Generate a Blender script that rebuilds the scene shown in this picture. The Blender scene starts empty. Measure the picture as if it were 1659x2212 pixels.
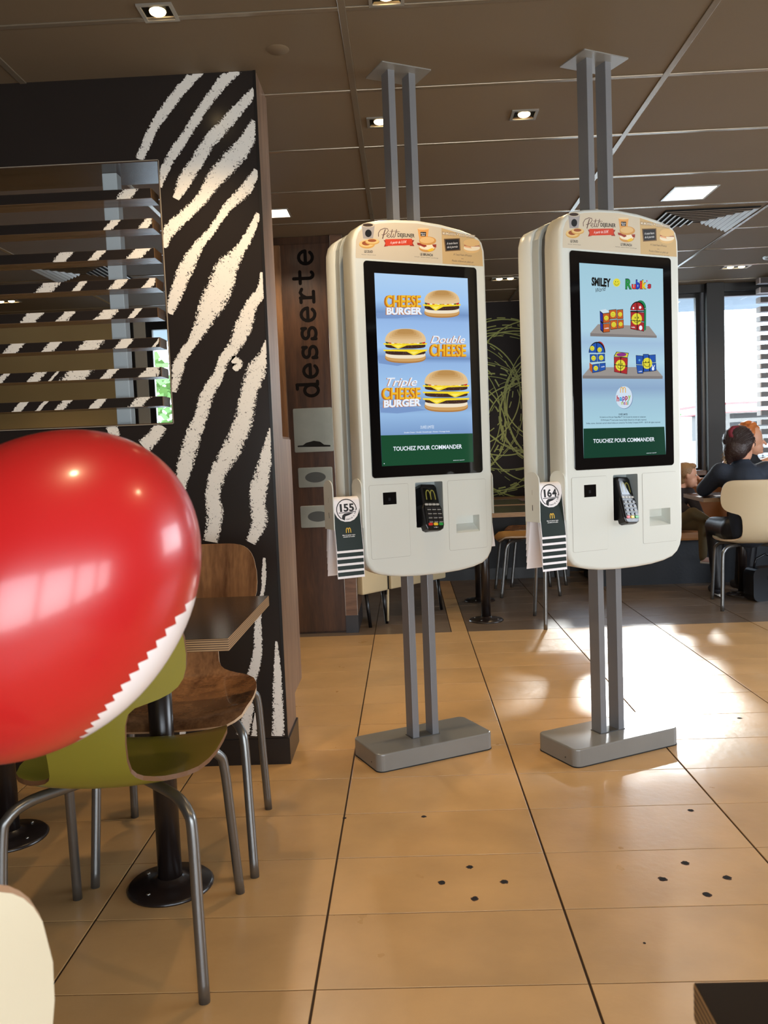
import bpy, bmesh, math, random
import numpy as np
from mathutils import Vector, Matrix
random.seed(7)
PI = math.pi
SC = bpy.context.scene
COL = SC.collection

# ---------------------------------------------------------------- camera
CAM_H = 1.17
Mw = np.array([[0.99876, -0.03788, -0.02808], [0.02553, -0.07192, 0.99709], [-0.03979, -0.99669, -0.07087]])
_Y = np.array([46.5, -131.0, 1820.0]); _Y /= np.linalg.norm(_Y)
_L = 1820.0 ** 2 / (131 - 46.5 * .04)
_D = np.array([.04 * _L, _L, 1820.0]); _D /= np.linalg.norm(_D)
_X = np.cross(_D, _Y); _X /= np.linalg.norm(_X)
if _X[0] < 0: _X = -_X
Mw = np.array([_X, _Y, -_D])                     # rows: world axes in camera axes (right, down, forward)
cam_data = bpy.data.cameras.new('camera'); cam = bpy.data.objects.new('camera', cam_data); COL.objects.link(cam)
rgt, dwn, fwd = Mw[:, 0], Mw[:, 1], Mw[:, 2]
R = Matrix((( rgt[0], -dwn[0], -fwd[0]), (rgt[1], -dwn[1], -fwd[1]), (rgt[2], -dwn[2], -fwd[2]))).to_4x4()
cam.matrix_world = Matrix.Translation((0, 0, CAM_H)) @ R
cam_data.sensor_fit = 'VERTICAL'; cam_data.sensor_height = 36; cam_data.lens = 1820.0 / 2212 * 36
cam_data.clip_start = .05; cam_data.clip_end = 200
cam_data.dof.use_dof = True; cam_data.dof.focus_distance = 3.0; cam_data.dof.aperture_fstop = 14
SC.camera = cam

# ---------------------------------------------------------------- world, light, exposure
world = bpy.data.worlds.new('sky'); SC.world = world; world.use_nodes = True
wn = world.node_tree
bg = wn.nodes['Background']
tc = wn.nodes.new('ShaderNodeTexCoord'); sp = wn.nodes.new('ShaderNodeSeparateXYZ'); rp = wn.nodes.new('ShaderNodeValToRGB')
wn.links.new(tc.outputs['Generated'], sp.inputs[0]); wn.links.new(sp.outputs['Z'], rp.inputs[0]); wn.links.new(rp.outputs[0], bg.inputs[0])
rp.color_ramp.elements[0].position = 0.0; rp.color_ramp.elements[0].color = (.92, .97, 1, 1)
rp.color_ramp.elements[1].position = 0.7; rp.color_ramp.elements[1].color = (.55, .72, 1, 1)
bg.inputs['Strength'].default_value = 12.0
SC.view_settings.view_transform = 'Standard'; SC.view_settings.look = 'None'
SC.view_settings.gamma = 1; SC.view_settings.use_curve_mapping = False
SC.view_settings.exposure = 0.0
SC.cycles.use_denoising = True
SC.cycles.max_bounces = 8; SC.cycles.diffuse_bounces = 4; SC.cycles.glossy_bounces = 4; SC.cycles.transparent_max_bounces = 12
SC.cycles.sample_clamp_indirect = 6
SPOT_W = 28.0
SUN_EL, SUN_AZ = math.radians(21.5), math.radians(15.5)      # low sun ahead and to the right, under the canopy edge
sun = bpy.data.lights.new('sun', 'SUN'); sun.energy = 2.5; sun.angle = math.radians(3); sun.color = (1, .97, .93)
so = bpy.data.objects.new('sun', sun); COL.objects.link(so)
so.rotation_euler = Vector((-math.sin(SUN_AZ) * math.cos(SUN_EL), -math.cos(SUN_AZ) * math.cos(SUN_EL), -math.sin(SUN_EL))).to_track_quat('-Z', 'Y').to_euler()

def portal(name, loc, rot, sx, sy):
    l = bpy.data.lights.new(name, 'AREA'); l.shape = 'RECTANGLE'; l.size = sx; l.size_y = sy; l.cycles.is_portal = True
    o = bpy.data.objects.new(name, l); COL.objects.link(o); o.location = loc; o.rotation_euler = rot
    return o
portal('window_light', (2.4, 7.95, 1.6), (-PI / 2, 0, 0), 4.4, 1.9)
portal('window_light', (1.5, -1.82, .975), (PI / 2, 0, 0), 4.4, 1.25)
portal('window_light', (5.12, 3.5, 1.55), (0, PI / 2, 0), 1.5, 2.8)
portal('window_light', (-1.6, 8.3, 1.3), (-PI / 2, 0, 0), 1.7, 2.4)

# ---------------------------------------------------------------- helpers: materials
def srgb(r, g, b):
    f = lambda v: (v / 255) / 12.92 if v / 255 <= .04045 else ((v / 255 + .055) / 1.055) ** 2.4
    return (f(r), f(g), f(b), 1)
MATS = {}
def mat(name, col, rough=.5, metal=0.0, spec=.5, emit=None, es=1.0, coat=0.0, bump=None, vary=None, alpha=1):
    if name in MATS: return MATS[name]
    m = bpy.data.materials.new(name); m.use_nodes = True; nt = m.node_tree; b = nt.nodes['Principled BSDF']
    c = srgb(*col); b.inputs['Base Color'].default_value = c
    b.inputs['Roughness'].default_value = rough; b.inputs['Metallic'].default_value = metal
    b.inputs['Specular IOR Level'].default_value = spec; b.inputs['Coat Weight'].default_value = coat
    b.inputs['Coat Roughness'].default_value = .08
    if emit:
        b.inputs['Emission Color'].default_value = srgb(*emit); b.inputs['Emission Strength'].default_value = es
    t = nt.nodes.new('ShaderNodeTexCoord')
    if vary:
        sc, amt = vary
        n = nt.nodes.new('ShaderNodeTexNoise'); n.inputs['Scale'].default_value = sc; n.inputs['Detail'].default_value = 5
        nt.links.new(t.outputs['Object'], n.inputs['Vector'])
        mx = nt.nodes.new('ShaderNodeMix'); mx.data_type = 'RGBA'
        mx.inputs[6].default_value = tuple(x * (1 - amt) for x in c[:3]) + (1,)
        mx.inputs[7].default_value = tuple(min(1, x * (1 + amt)) for x in c[:3]) + (1,)
        nt.links.new(n.outputs['Fac'], mx.inputs[0]); nt.links.new(mx.outputs[2], b.inputs['Base Color'])
    if bump:
        sc, st = bump
        n = nt.nodes.new('ShaderNodeTexNoise'); n.inputs['Scale'].default_value = sc; n.inputs['Detail'].default_value = 4
        nt.links.new(t.outputs['Object'], n.inputs['Vector'])
        bp = nt.nodes.new('ShaderNodeBump'); bp.inputs['Strength'].default_value = st; bp.inputs['Distance'].default_value = .01
        nt.links.new(n.outputs['Fac'], bp.inputs['Height']); nt.links.new(bp.outputs[0], b.inputs['Normal'])
    MATS[name] = m
    return m
def wood(name, c1, c2, axis='Z', scale=6, rough=.35, spec=.5, coat=0.0):
    if name in MATS: return MATS[name]
    m = bpy.data.materials.new(name); m.use_nodes = True; nt = m.node_tree; b = nt.nodes['Principled BSDF']
    t = nt.nodes.new('ShaderNodeTexCoord'); mp = nt.nodes.new('ShaderNodeMapping')
    s = {'X': (.09, 1, 1), 'Y': (1, .09, 1), 'Z': (1, 1, .09)}[axis]
    mp.inputs['Scale'].default_value = tuple(v * scale for v in s)
    n = nt.nodes.new('ShaderNodeTexNoise'); n.inputs['Scale'].default_value = 3; n.inputs['Detail'].default_value = 8; n.inputs['Distortion'].default_value = .8
    w = nt.nodes.new('ShaderNodeTexNoise'); w.inputs['Scale'].default_value = 22; w.inputs['Detail'].default_value = 3
    r = nt.nodes.new('ShaderNodeValToRGB'); e = r.color_ramp.elements
    e[0].position = .32; e[0].color = srgb(*c1); e[1].position = .68; e[1].color = srgb(*c2)
    a = nt.nodes.new('ShaderNodeMath'); a.operation = 'MULTIPLY_ADD'; a.inputs[1].default_value = .3; 
    nt.links.new(t.outputs['Object'], mp.inputs[0]); nt.links.new(mp.outputs[0], n.inputs['Vector']); nt.links.new(mp.outputs[0], w.inputs['Vector'])
    s2 = nt.nodes.new('ShaderNodeMath'); s2.operation = 'MULTIPLY'; s2.inputs[1].default_value = .75
    nt.links.new(n.outputs['Fac'], s2.inputs[0]); nt.links.new(w.outputs['Fac'], a.inputs[0]); nt.links.new(s2.outputs[0], a.inputs[2])
    nt.links.new(a.outputs[0], r.inputs[0]); nt.links.new(r.outputs[0], b.inputs['Base Color'])
    b.inputs['Roughness'].default_value = rough; b.inputs['Specular IOR Level'].default_value = spec; b.inputs['Coat Weight'].default_value = coat
    MATS[name] = m
    return m
def ply(name, c1, c2, freq=260):
    if name in MATS: return MATS[name]
    m = bpy.data.materials.new(name); m.use_nodes = True; nt = m.node_tree; b = nt.nodes['Principled BSDF']
    t = nt.nodes.new('ShaderNodeTexCoord'); s = nt.nodes.new('ShaderNodeSeparateXYZ')
    k = nt.nodes.new('ShaderNodeMath'); k.operation = 'MULTIPLY'; k.inputs[1].default_value = freq * 2 * PI
    q = nt.nodes.new('ShaderNodeMath'); q.operation = 'SINE'
    r = nt.nodes.new('ShaderNodeValToRGB'); e = r.color_ramp.elements
    e[0].position = .0; e[0].color = srgb(*c1); e[1].position = .35; e[1].color = srgb(*c2)
    nt.links.new(t.outputs['Object'], s.inputs[0]); nt.links.new(s.outputs['Z'], k.inputs[0]); nt.links.new(k.outputs[0], q.inputs[0]); nt.links.new(q.outputs[0], r.inputs[0])
    nt.links.new(r.outputs[0], b.inputs['Base Color']); b.inputs['Roughness'].default_value = .5
    MATS[name] = m
    return m
def glow(name, col, es=1.0): return mat(name, (0, 0, 0), rough=.12, spec=.35, emit=col, es=es)

# ---------------------------------------------------------------- helpers: geometry
class G:
    """collects shapes with material slots and links them as ONE mesh object"""
    def __init__(s): s.v = []; s.f = []; s.m = []; s.mats = []; s.sm = []; s.uv = None
    def mi(s, m):
        if m not in s.mats: s.mats.append(m)
        return s.mats.index(m)
    def add(s, vs, fs, m, smooth=False):
        b = len(s.v); s.v += [tuple(v) for v in vs]; i = s.mi(m)
        for f in fs: s.f.append(tuple(b + k for k in f)); s.m.append(i); s.sm.append(smooth)
        return s
    def box(s, x0, x1, y0, y1, z0, z1, m, bev=0.0, M=None):
        x0, x1 = min(x0, x1), max(x0, x1); y0, y1 = min(y0, y1), max(y0, y1); z0, z1 = min(z0, z1), max(z0, z1)
        if bev <= 0:
            vs = [(x, y, z) for z in (z0, z1) for y in (y0, y1) for x in (x0, x1)]
            fs = [(0, 2, 3, 1), (4, 5, 7, 6), (0, 1, 5, 4), (2, 6, 7, 3), (0, 4, 6, 2), (1, 3, 7, 5)]
        else:
            b = min(bev, (x1 - x0) / 2.01, (y1 - y0) / 2.01, (z1 - z0) / 2.01)
            bm = bmesh.new(); bmesh.ops.create_cube(bm, size=1)
            for v in bm.verts: v.co = Vector(((v.co.x + .5) * (x1 - x0) + x0, (v.co.y + .5) * (y1 - y0) + y0, (v.co.z + .5) * (z1 - z0) + z0))
            bmesh.ops.bevel(bm, geom=bm.edges[:], offset=b, segments=2, affect='EDGES', profile=.6)
            bm.verts.index_update(); vs = [tuple(v.co) for v in bm.verts]; fs = [tuple(v.index for v in f.verts) for f in bm.faces]; bm.free()
        if M is not None: vs = [tuple(M @ Vector(v)) for v in vs]
        return s.add(vs, fs, m)
    def prism(s, pts, a0, a1, m, axis='y', bev=0.0, segs=3, cap0=True, mcap=None, M=None, smooth=False):
        """outline pts (2D) extruded along axis from a0 to a1; bev rounds the a1 rim"""
        n = len(pts)
        def P(p, a):
            return {'y': (p[0], a, p[1]), 'z': (p[0], p[1], a), 'x': (a, p[0], p[1])}[axis]
        loops = [(a0, 0.0)]
        sg = 1 if a1 > a0 else -1
        if bev > 0:
            for k in range(segs + 1):
                t = k / segs * PI / 2
                loops.append((a1 - sg * bev * (1 - math.sin(t)), bev * (1 - math.cos(t))))
        else: loops.append((a1, 0.0))
        vs = []
        for a, ins in loops:
            q = inset(pts, ins) if ins > 0 else pts
            vs += [P(p, a) for p in q]
        fs = []
        for L in range(len(loops) - 1):
            for i in range(n):
                j = (i + 1) % n
                fs.append((L * n + i, L * n + j, (L + 1) * n + j, (L + 1) * n + i))
        if M is not None: vs = [tuple(M @ Vector(v)) for v in vs]
        s.add(vs, fs, m, smooth)
        top = tuple(range((len(loops) - 1) * n, len(loops) * n))
        b = len(s.v) - len(vs)
        s.f.append(tuple(b + k for k in top)); s.m.append(s.mi(mcap or m)); s.sm.append(False)
        if cap0: s.f.append(tuple(b + k for k in reversed(range(n)))); s.m.append(s.mi(m)); s.sm.append(False)
        return s
    def cyl(s, p0, p1, r0, m, r1=None, seg=16, caps=True):
        return s.tube([p0, p1], [r0, r0 if r1 is None else r1], m, seg, caps)
    def tube(s, path, rad, m, seg=10, caps=True, smooth=True):
        n = len(path); path = [Vector(p) for p in path]
        if not isinstance(rad, (list, tuple)): rad = [rad] * n
        vs = []; prev = None
        for i, p in enumerate(path):
            d = (path[min(i + 1, n - 1)] - path[max(i - 1, 0)]).normalized()
            u = prev if prev is not None else (Vector((0, 0, 1)) if abs(d.z) < .9 else Vector((1, 0, 0)))
            u = (u - d * u.dot(d)).normalized(); w = d.cross(u); prev = u
            for k in range(seg):
                a = 2 * PI * k / seg
                vs.append(tuple(p + (u * math.cos(a) + w * math.sin(a)) * rad[i]))
        fs = [(i * seg + k, i * seg + (k + 1) % seg, (i + 1) * seg + (k + 1) % seg, (i + 1) * seg + k) for i in range(n - 1) for k in range(seg)]
        b = len(s.v); s.add(vs, fs, m, smooth)
        if caps:
            s.f.append(tuple(b + k for k in reversed(range(seg)))); s.m.append(s.mi(m)); s.sm.append(False)
            s.f.append(tuple(b + (n - 1) * seg + k for k in range(seg))); s.m.append(s.mi(m)); s.sm.append(False)
        return s
    def lathe(s, prof, m, seg=28, c=(0, 0, 0)):
        vs = []; n = len(prof)
        for r, z in prof:
            for k in range(seg):
                a = 2 * PI * k / seg; vs.append((c[0] + max(r, 1e-5) * math.cos(a), c[1] + max(r, 1e-5) * math.sin(a), c[2] + z))
        fs = [(i * seg + k, i * seg + (k + 1) % seg, (i + 1) * seg + (k + 1) % seg, (i + 1) * seg + k) for i in range(n - 1) for k in range(seg)]
        return s.add(vs, fs, m, True)
    def ell(s, c, r, m, seg=20, rings=12, M=None):
        vs = []
        for i in range(rings + 1):
            t = PI * i / rings
            for k in range(seg):
                a = 2 * PI * k / seg
                v = Vector((r[0] * math.sin(t) * math.cos(a), r[1] * math.sin(t) * math.sin(a), r[2] * math.cos(t)))
                if M is not None: v = M @ v
                vs.append((c[0] + v.x, c[1] + v.y, c[2] + v.z))
        fs = [(i * seg + k, (i + 1) * seg + k, (i + 1) * seg + (k + 1) % seg, i * seg + (k + 1) % seg) for i in range(rings) for k in range(seg)]
        return s.add(vs, fs, m, True)
    def build(s, name, parent=None, clean=True):
        me = bpy.data.meshes.new(name); me.from_pydata(s.v, [], s.f); me.update()
        for m in s.mats: me.materials.append(m)
        me.polygons.foreach_set('material_index', s.m); me.polygons.foreach_set('use_smooth', s.sm)
        if s.uv is not None:
            uvl = me.uv_layers.new(name='UVMap')
            for p in me.polygons:
                for li, vi in zip(p.loop_indices, p.vertices): uvl.data[li].uv = s.uv[vi]
        if clean:
            bm = bmesh.new(); bm.from_mesh(me); bmesh.ops.remove_doubles(bm, verts=bm.verts, dist=1e-6); bmesh.ops.recalc_face_normals(bm, faces=bm.faces); bm.to_mesh(me); bm.free()
        o = bpy.data.objects.new(name, me); COL.objects.link(o)
        if parent is not None: o.parent = parent
        return o
def inset(pts, d):
    n = len(pts); area = sum(pts[i][0] * pts[(i + 1) % n][1] - pts[(i + 1) % n][0] * pts[i][1] for i in range(n))
    sg = 1 if area > 0 else -1; out = []
    for i in range(n):
        p0, p1, p2 = pts[i - 1], pts[i], pts[(i + 1) % n]
        a = Vector((p1[0] - p0[0], p1[1] - p0[1])); b = Vector((p2[0] - p1[0], p2[1] - p1[1]))
        na = Vector((-a.y, a.x)).normalized() * sg; nb = Vector((-b.y, b.x)).normalized() * sg
        k = (na + nb); k = k / max(k.length_squared / 2, .3)
        out.append((p1[0] + k.x * d, p1[1] + k.y * d))
    return out
def rrect(x0, x1, z0, z1, r, seg=5):
    pts = []
    for cx, cz, a0 in ((x1 - r, z0 + r, -PI / 2), (x1 - r, z1 - r, 0), (x0 + r, z1 - r, PI / 2), (x0 + r, z0 + r, PI)):
        for k in range(seg + 1):
            a = a0 + PI / 2 * k / seg; pts.append((cx + r * math.cos(a), cz + r * math.sin(a)))
    return pts
def smooth_path(pts, n=6):
    P = [Vector(p) for p in pts]; P = [P[0] * 2 - P[1]] + P + [P[-1] * 2 - P[-2]]; out = []
    for i in range(1, len(P) - 2):
        for k in range(n):
            t = k / n; a, b, c, d = P[i - 1], P[i], P[i + 1], P[i + 2]
            out.append(.5 * ((2 * b) + (c - a) * t + (2 * a - 5 * b + 4 * c - d) * t * t + (3 * b - a - 3 * c + d) * t ** 3))
    out.append(P[-2]); return out
def tag(o, label=None, cat=None, group=None, kind=None):
    if label: o['label'] = label
    if cat: o['category'] = cat
    if group: o['group'] = group
    if kind: o['kind'] = kind
    return o
def thing(name, label, cat, loc=(0, 0, 0), rotz=0, group=None):
    o = bpy.data.objects.new(name, None); o.empty_display_size = .05; COL.objects.link(o)
    o.location = loc; o.rotation_euler = (0, 0, rotz)
    return tag(o, label, cat, group)
def struct(name): 
    o = bpy.data.objects.new(name, None); COL.objects.link(o); o['kind'] = 'structure'; return o
def clone(o, parent=None):
    c = o.copy(); COL.objects.link(c); c.parent = parent
    for ch in list(o.children): clone(ch, c)
    return c
def dup(root, loc, rotz, label=None, group=None):
    r = clone(root); r.location = loc; r.rotation_euler = (0, 0, rotz)
    if label: r['label'] = label
    if group: r['group'] = group
    return r
def inst(name, src, parent, loc, rot=(0, 0, 0), scale=(1, 1, 1)):
    o = bpy.data.objects.new(name, src.data); COL.objects.link(o); o.parent = parent; o.location = loc; o.rotation_euler = rot; o.scale = scale
    return o
def light(name, loc, energy, col=(1, .70, .38), size=120, blend=.6, rad=.03, direction=(0, 0, -1)):
    l = bpy.data.lights.new(name, 'SPOT'); l.energy = energy; l.color = col; l.spot_size = math.radians(size); l.spot_blend = blend; l.shadow_soft_size = rad
    o = bpy.data.objects.new(name, l); COL.objects.link(o); o.location = loc
    o.rotation_euler = Vector(direction).to_track_quat('-Z', 'Y').to_euler()
    return o

# ---------------------------------------------------------------- helpers: flat print
def homog(src, dst):
    A = []
    for (x, y), (u, v) in zip(src, dst):
        A += [[x, y, 1, 0, 0, 0, -u * x, -u * y], [0, 0, 0, x, y, 1, -v * x, -v * y]]
    h = np.linalg.solve(np.array(A, float), np.array([c for d in dst for c in d], float)); h = np.append(h, 1).reshape(3, 3)
    def f(x, y):
        w = h @ np.array([x, y, 1.0]); return (w[0] / w[2], w[1] / w[2])
    return f
TXT = {}
def text_geo(s, bold=0.0, shear=0.0, space=1.0):
    k = (s, bold, shear, space)
    if k not in TXT:
        c = bpy.data.curves.new('lettering', 'FONT'); c.body = s; c.size = 1; c.offset = bold; c.shear = shear; c.space_character = space; c.resolution_u = 3
        o = bpy.data.objects.new('lettering', c); me = bpy.data.meshes.new_from_object(o)
        v = np.array([tuple(x.co)[:2] for x in me.vertices]); f = [tuple(p.vertices) for p in me.polygons]
        bpy.data.objects.remove(o); bpy.data.meshes.remove(me); TXT[k] = (v, f)
    return TXT[k]
class Art:
    """flat print: everything drawn in sheet coordinates, mapped by fn to the plane, layers 0.15 mm apart"""
    def __init__(s, fn, place, eps=.00018): s.fn = fn; s.place = place; s.g = G(); s.L = 0; s.eps = eps; s.used = []
    def _add(s, pts, faces, m):
        uv = [s.fn(x, y) for x, y in pts]; us = [p[0] for p in uv]; vv = [p[1] for p in uv]; bb = (min(us), max(us), min(vv), max(vv))
        L = 1 + max([l for b, l in s.used if b[0] < bb[1] and b[1] > bb[0] and b[2] < bb[3] and b[3] > bb[2]] or [0]); s.used.append((bb, L))
        vs = [s.place(u, v, L * s.eps) for u, v in uv]
        s.g.add(vs, faces, m)
    def poly(s, pts, m): s._add(pts, [tuple(range(len(pts)))], m); return s
    def rect(s, x0, y0, x1, y1, m): return s.poly([(x0, y0), (x1, y0), (x1, y1), (x0, y1)], m)
    def ell(s, cx, cy, rx, ry, m, a0=0, a1=2 * PI, n=28, p=1.0):
        pts = []
        for k in range(n + (0 if abs(a1 - a0 - 2 * PI) < 1e-6 else 1)):
            a = a0 + (a1 - a0) * k / n; c, q = math.cos(a), math.sin(a)
            pts.append((cx + rx * math.copysign(abs(c) ** p, c), cy + ry * math.copysign(abs(q) ** p, q)))
        return s.poly(pts, m)
    def line(s, pts, w, m, closed=False, taper=None):
        P = [Vector(p) for p in pts]; n = len(P); L = []; Rr = []
        for i in range(n):
            a = P[(i - 1) % n] if (i > 0 or closed) else P[i]; b = P[(i + 1) % n] if (i < n - 1 or closed) else P[i]
            d = (b - a); d = d.normalized() if d.length > 1e-9 else Vector((1, 0)); nn = Vector((-d.y, d.x))
            ww = w if taper is None else w * taper[i]
            L.append(P[i] + nn * ww / 2); Rr.append(P[i] - nn * ww / 2)
        k = n if closed else n - 1
        s._add([tuple(p) for p in L + Rr], [(i, (i + 1) % n, n + (i + 1) % n, n + i) for i in range(k)], m); return s
    def ring(s, cx, cy, rx, ry, w, m, a0=0, a1=2 * PI, n=36):
        full = abs(a1 - a0 - 2 * PI) < 1e-6
        pts = [(cx + rx * math.cos(a0 + (a1 - a0) * k / n), cy + ry * math.sin(a0 + (a1 - a0) * k / n)) for k in range(n if full else n + 1)]
        return s.line(pts, w, m, full)
    def text(s, t, x0, x1, y0, y1, h, m, bold=0.0, shear=0.0, space=1.0):
        """text from x0 to x1, baseline y0 to y1 (y down), capital height h"""
        v, f = text_geo(t, bold, shear, space); mn, mxx = v[:, 0].min(), v[:, 0].max()
        pts = []
        for a, b in v:
            q = (a - mn) / (mxx - mn); pts.append((x0 + q * (x1 - x0), y0 + q * (y1 - y0) - b / .70 * h))
        s._add(pts, f, m); return s
    def build(s, name, parent): return s.g.build(name, parent, clean=False)
def arches(A, cx, cy, w, h, m, t=None):
    t = t or w * .13
    for sgn in (-1, 1):
        pts = []
        for k in range(17):
            a = PI * k / 16
            x = cx + sgn * w * .25 + w * .25 * -math.cos(a) * 1.0; y = cy + h / 2 - h * (math.sin(a) ** .55)
            pts.append((x, y))
        A.line(pts, t, m)

# ================================================================ MATERIALS
WHITE = mat('kiosk_white_plastic', (214, 217, 210), rough=.32, coat=.15)
LIP = mat('kiosk_grey_plastic', (168, 176, 176), rough=.4)
CORE = mat('kiosk_core_steel', (96, 96, 94), rough=.45, metal=.5)
POST = mat('post_grey_paint', (126, 127, 130), rough=.32, metal=.15, bump=(300, .05))
BASE = mat('base_grey_paint', (132, 131, 126), rough=.24, metal=.05, vary=(6, .12))
BLACKG = mat('black_glass', (6, 6, 8), rough=.06, spec=.6)
BLACKP = mat('black_plastic', (16, 16, 18), rough=.3)
DARKP = mat('dark_plastic', (34, 34, 36), rough=.45)
STEEL = mat('brushed_steel', (190, 188, 180), rough=.3, metal=1, vary=(5, .2))
CHROME = mat('satin_steel_tube', (128, 128, 126), rough=.32, metal=.85)
WALNUT = wood('walnut_laminate', (66, 44, 31), (122, 88, 62), 'Z', 7, rough=.28)
WALNUT_D = wood('dark_walnut_panel', (44, 29, 20), (84, 56, 38), 'Z', 6, rough=.3)
WALNUT_X = wood('walnut_cross_grain', (70, 48, 35), (128, 94, 70), 'X', 9, rough=.35)
TABLE_D = mat('dark_table_laminate', (40, 34, 30), rough=.2, vary=(8, .15))
PLY = ply('plywood_edge', (84, 62, 42), (176, 142, 100), 190)
PED = mat('pedestal_dark_enamel', (34, 26, 23), rough=.28, spec=.6)
NAVY = mat('dark_blue_leatherette', (22, 25, 31), rough=.55, bump=(40, .1))
PAPER = mat('white_card', (238, 234, 236), rough=.45)
PRINTG = mat('card_dark_green', (18, 34, 30), rough=.35)
INK = mat('black_ink', (18, 18, 20), rough=.4)
YEL = mat('yellow_print', (235, 190, 50), rough=.4)
WHT = mat('white_print', (240, 240, 240), rough=.4)

# chalk-striped laminate
DARK = (40, 35, 33)
WALLD = mat('dark_print_laminate', DARK, rough=.2, spec=.5, vary=(3, .08))
def chalk_mat():
    m = bpy.data.materials.new('chalk_stripe_print'); m.use_nodes = True; nt = m.node_tree; b = nt.nodes['Principled BSDF']
    b.inputs['Roughness'].default_value = .22
    N = lambda t: nt.nodes.new(t); Lk = nt.links.new
    uv = N('ShaderNodeUVMap'); uv.uv_map = 'UVMap'; s = N('ShaderNodeSeparateXYZ'); Lk(uv.outputs[0], s.inputs[0])
    t = N('ShaderNodeTexCoord')
    n = N('ShaderNodeTexNoise'); n.inputs['Scale'].default_value = 150; n.inputs['Detail'].default_value = 5; n.inputs['Roughness'].default_value = .75; Lk(t.outputs['Object'], n.inputs['Vector'])
    n2 = N('ShaderNodeTexNoise'); n2.inputs['Scale'].default_value = 14; n2.inputs['Detail'].default_value = 3; Lk(t.outputs['Object'], n2.inputs['Vector'])
    ab = N('ShaderNodeMath'); ab.operation = 'ABSOLUTE'; Lk(s.outputs['X'], ab.inputs[0])
    pw = N('ShaderNodeMath'); pw.operation = 'POWER'; pw.inputs[1].default_value = 3.0; Lk(ab.outputs[0], pw.inputs[0])
    m1 = N('ShaderNodeMath'); m1.operation = 'MULTIPLY'; m1.inputs[1].default_value = .6; Lk(pw.outputs[0], m1.inputs[0])
    n5 = N('ShaderNodeMath'); n5.operation = 'MULTIPLY'; n5.inputs[1].default_value = 2.1; Lk(n.outputs['Fac'], n5.inputs[0]); a1 = N('ShaderNodeMath'); a1.operation = 'SUBTRACT'; Lk(n5.outputs[0], a1.inputs[0]); Lk(m1.outputs[0], a1.inputs[1])
    k2 = N('ShaderNodeMath'); k2.operation = 'MULTIPLY_ADD'; k2.inputs[1].default_value = .45; Lk(n2.outputs['Fac'], k2.inputs[0]); Lk(a1.outputs[0], k2.inputs[2])
    r = N('ShaderNodeValToRGB'); e = r.color_ramp.elements; e[0].position = .965; e[0].color = srgb(*DARK); e[1].position = .99; e[1].color = srgb(234, 230, 222)
    Lk(k2.outputs[0], r.inputs[0]); Lk(r.outputs[0], b.inputs['Base Color'])
    return m
CHALK = chalk_mat()
def stripes(name, lst, y, parent, wmul=1.27):
    g = G(); g.uv = []
    for st in lst:
        P = smooth_path([(p[0], p[1], p[2]) for p in st], 4); n = len(P); vs = []
        for i in range(n):
            a = P[max(i - 1, 0)]; b = P[min(i + 1, n - 1)]; d = Vector((b[0] - a[0], b[1] - a[1])).normalized(); nn = Vector((-d.y, d.x))
            w = P[i][2] * wmul / 2
            end = 1.35 if i in (0, n - 1) else 1
            for q in (-1, 0, 1):
                x = P[i][0] + nn.x * w * q; z = P[i][1] + nn.y * w * q
                vs.append((x, y, z)); g.uv.append((q, i / n))
        # keep the print on the panel
        fs = [(i * 3 + k, (i + 1) * 3 + k, (i + 1) * 3 + k + 1, i * 3 + k + 1) for i in range(n - 1) for k in (0, 1)]
        g.add(vs, fs, CHALK)
    return g

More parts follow.
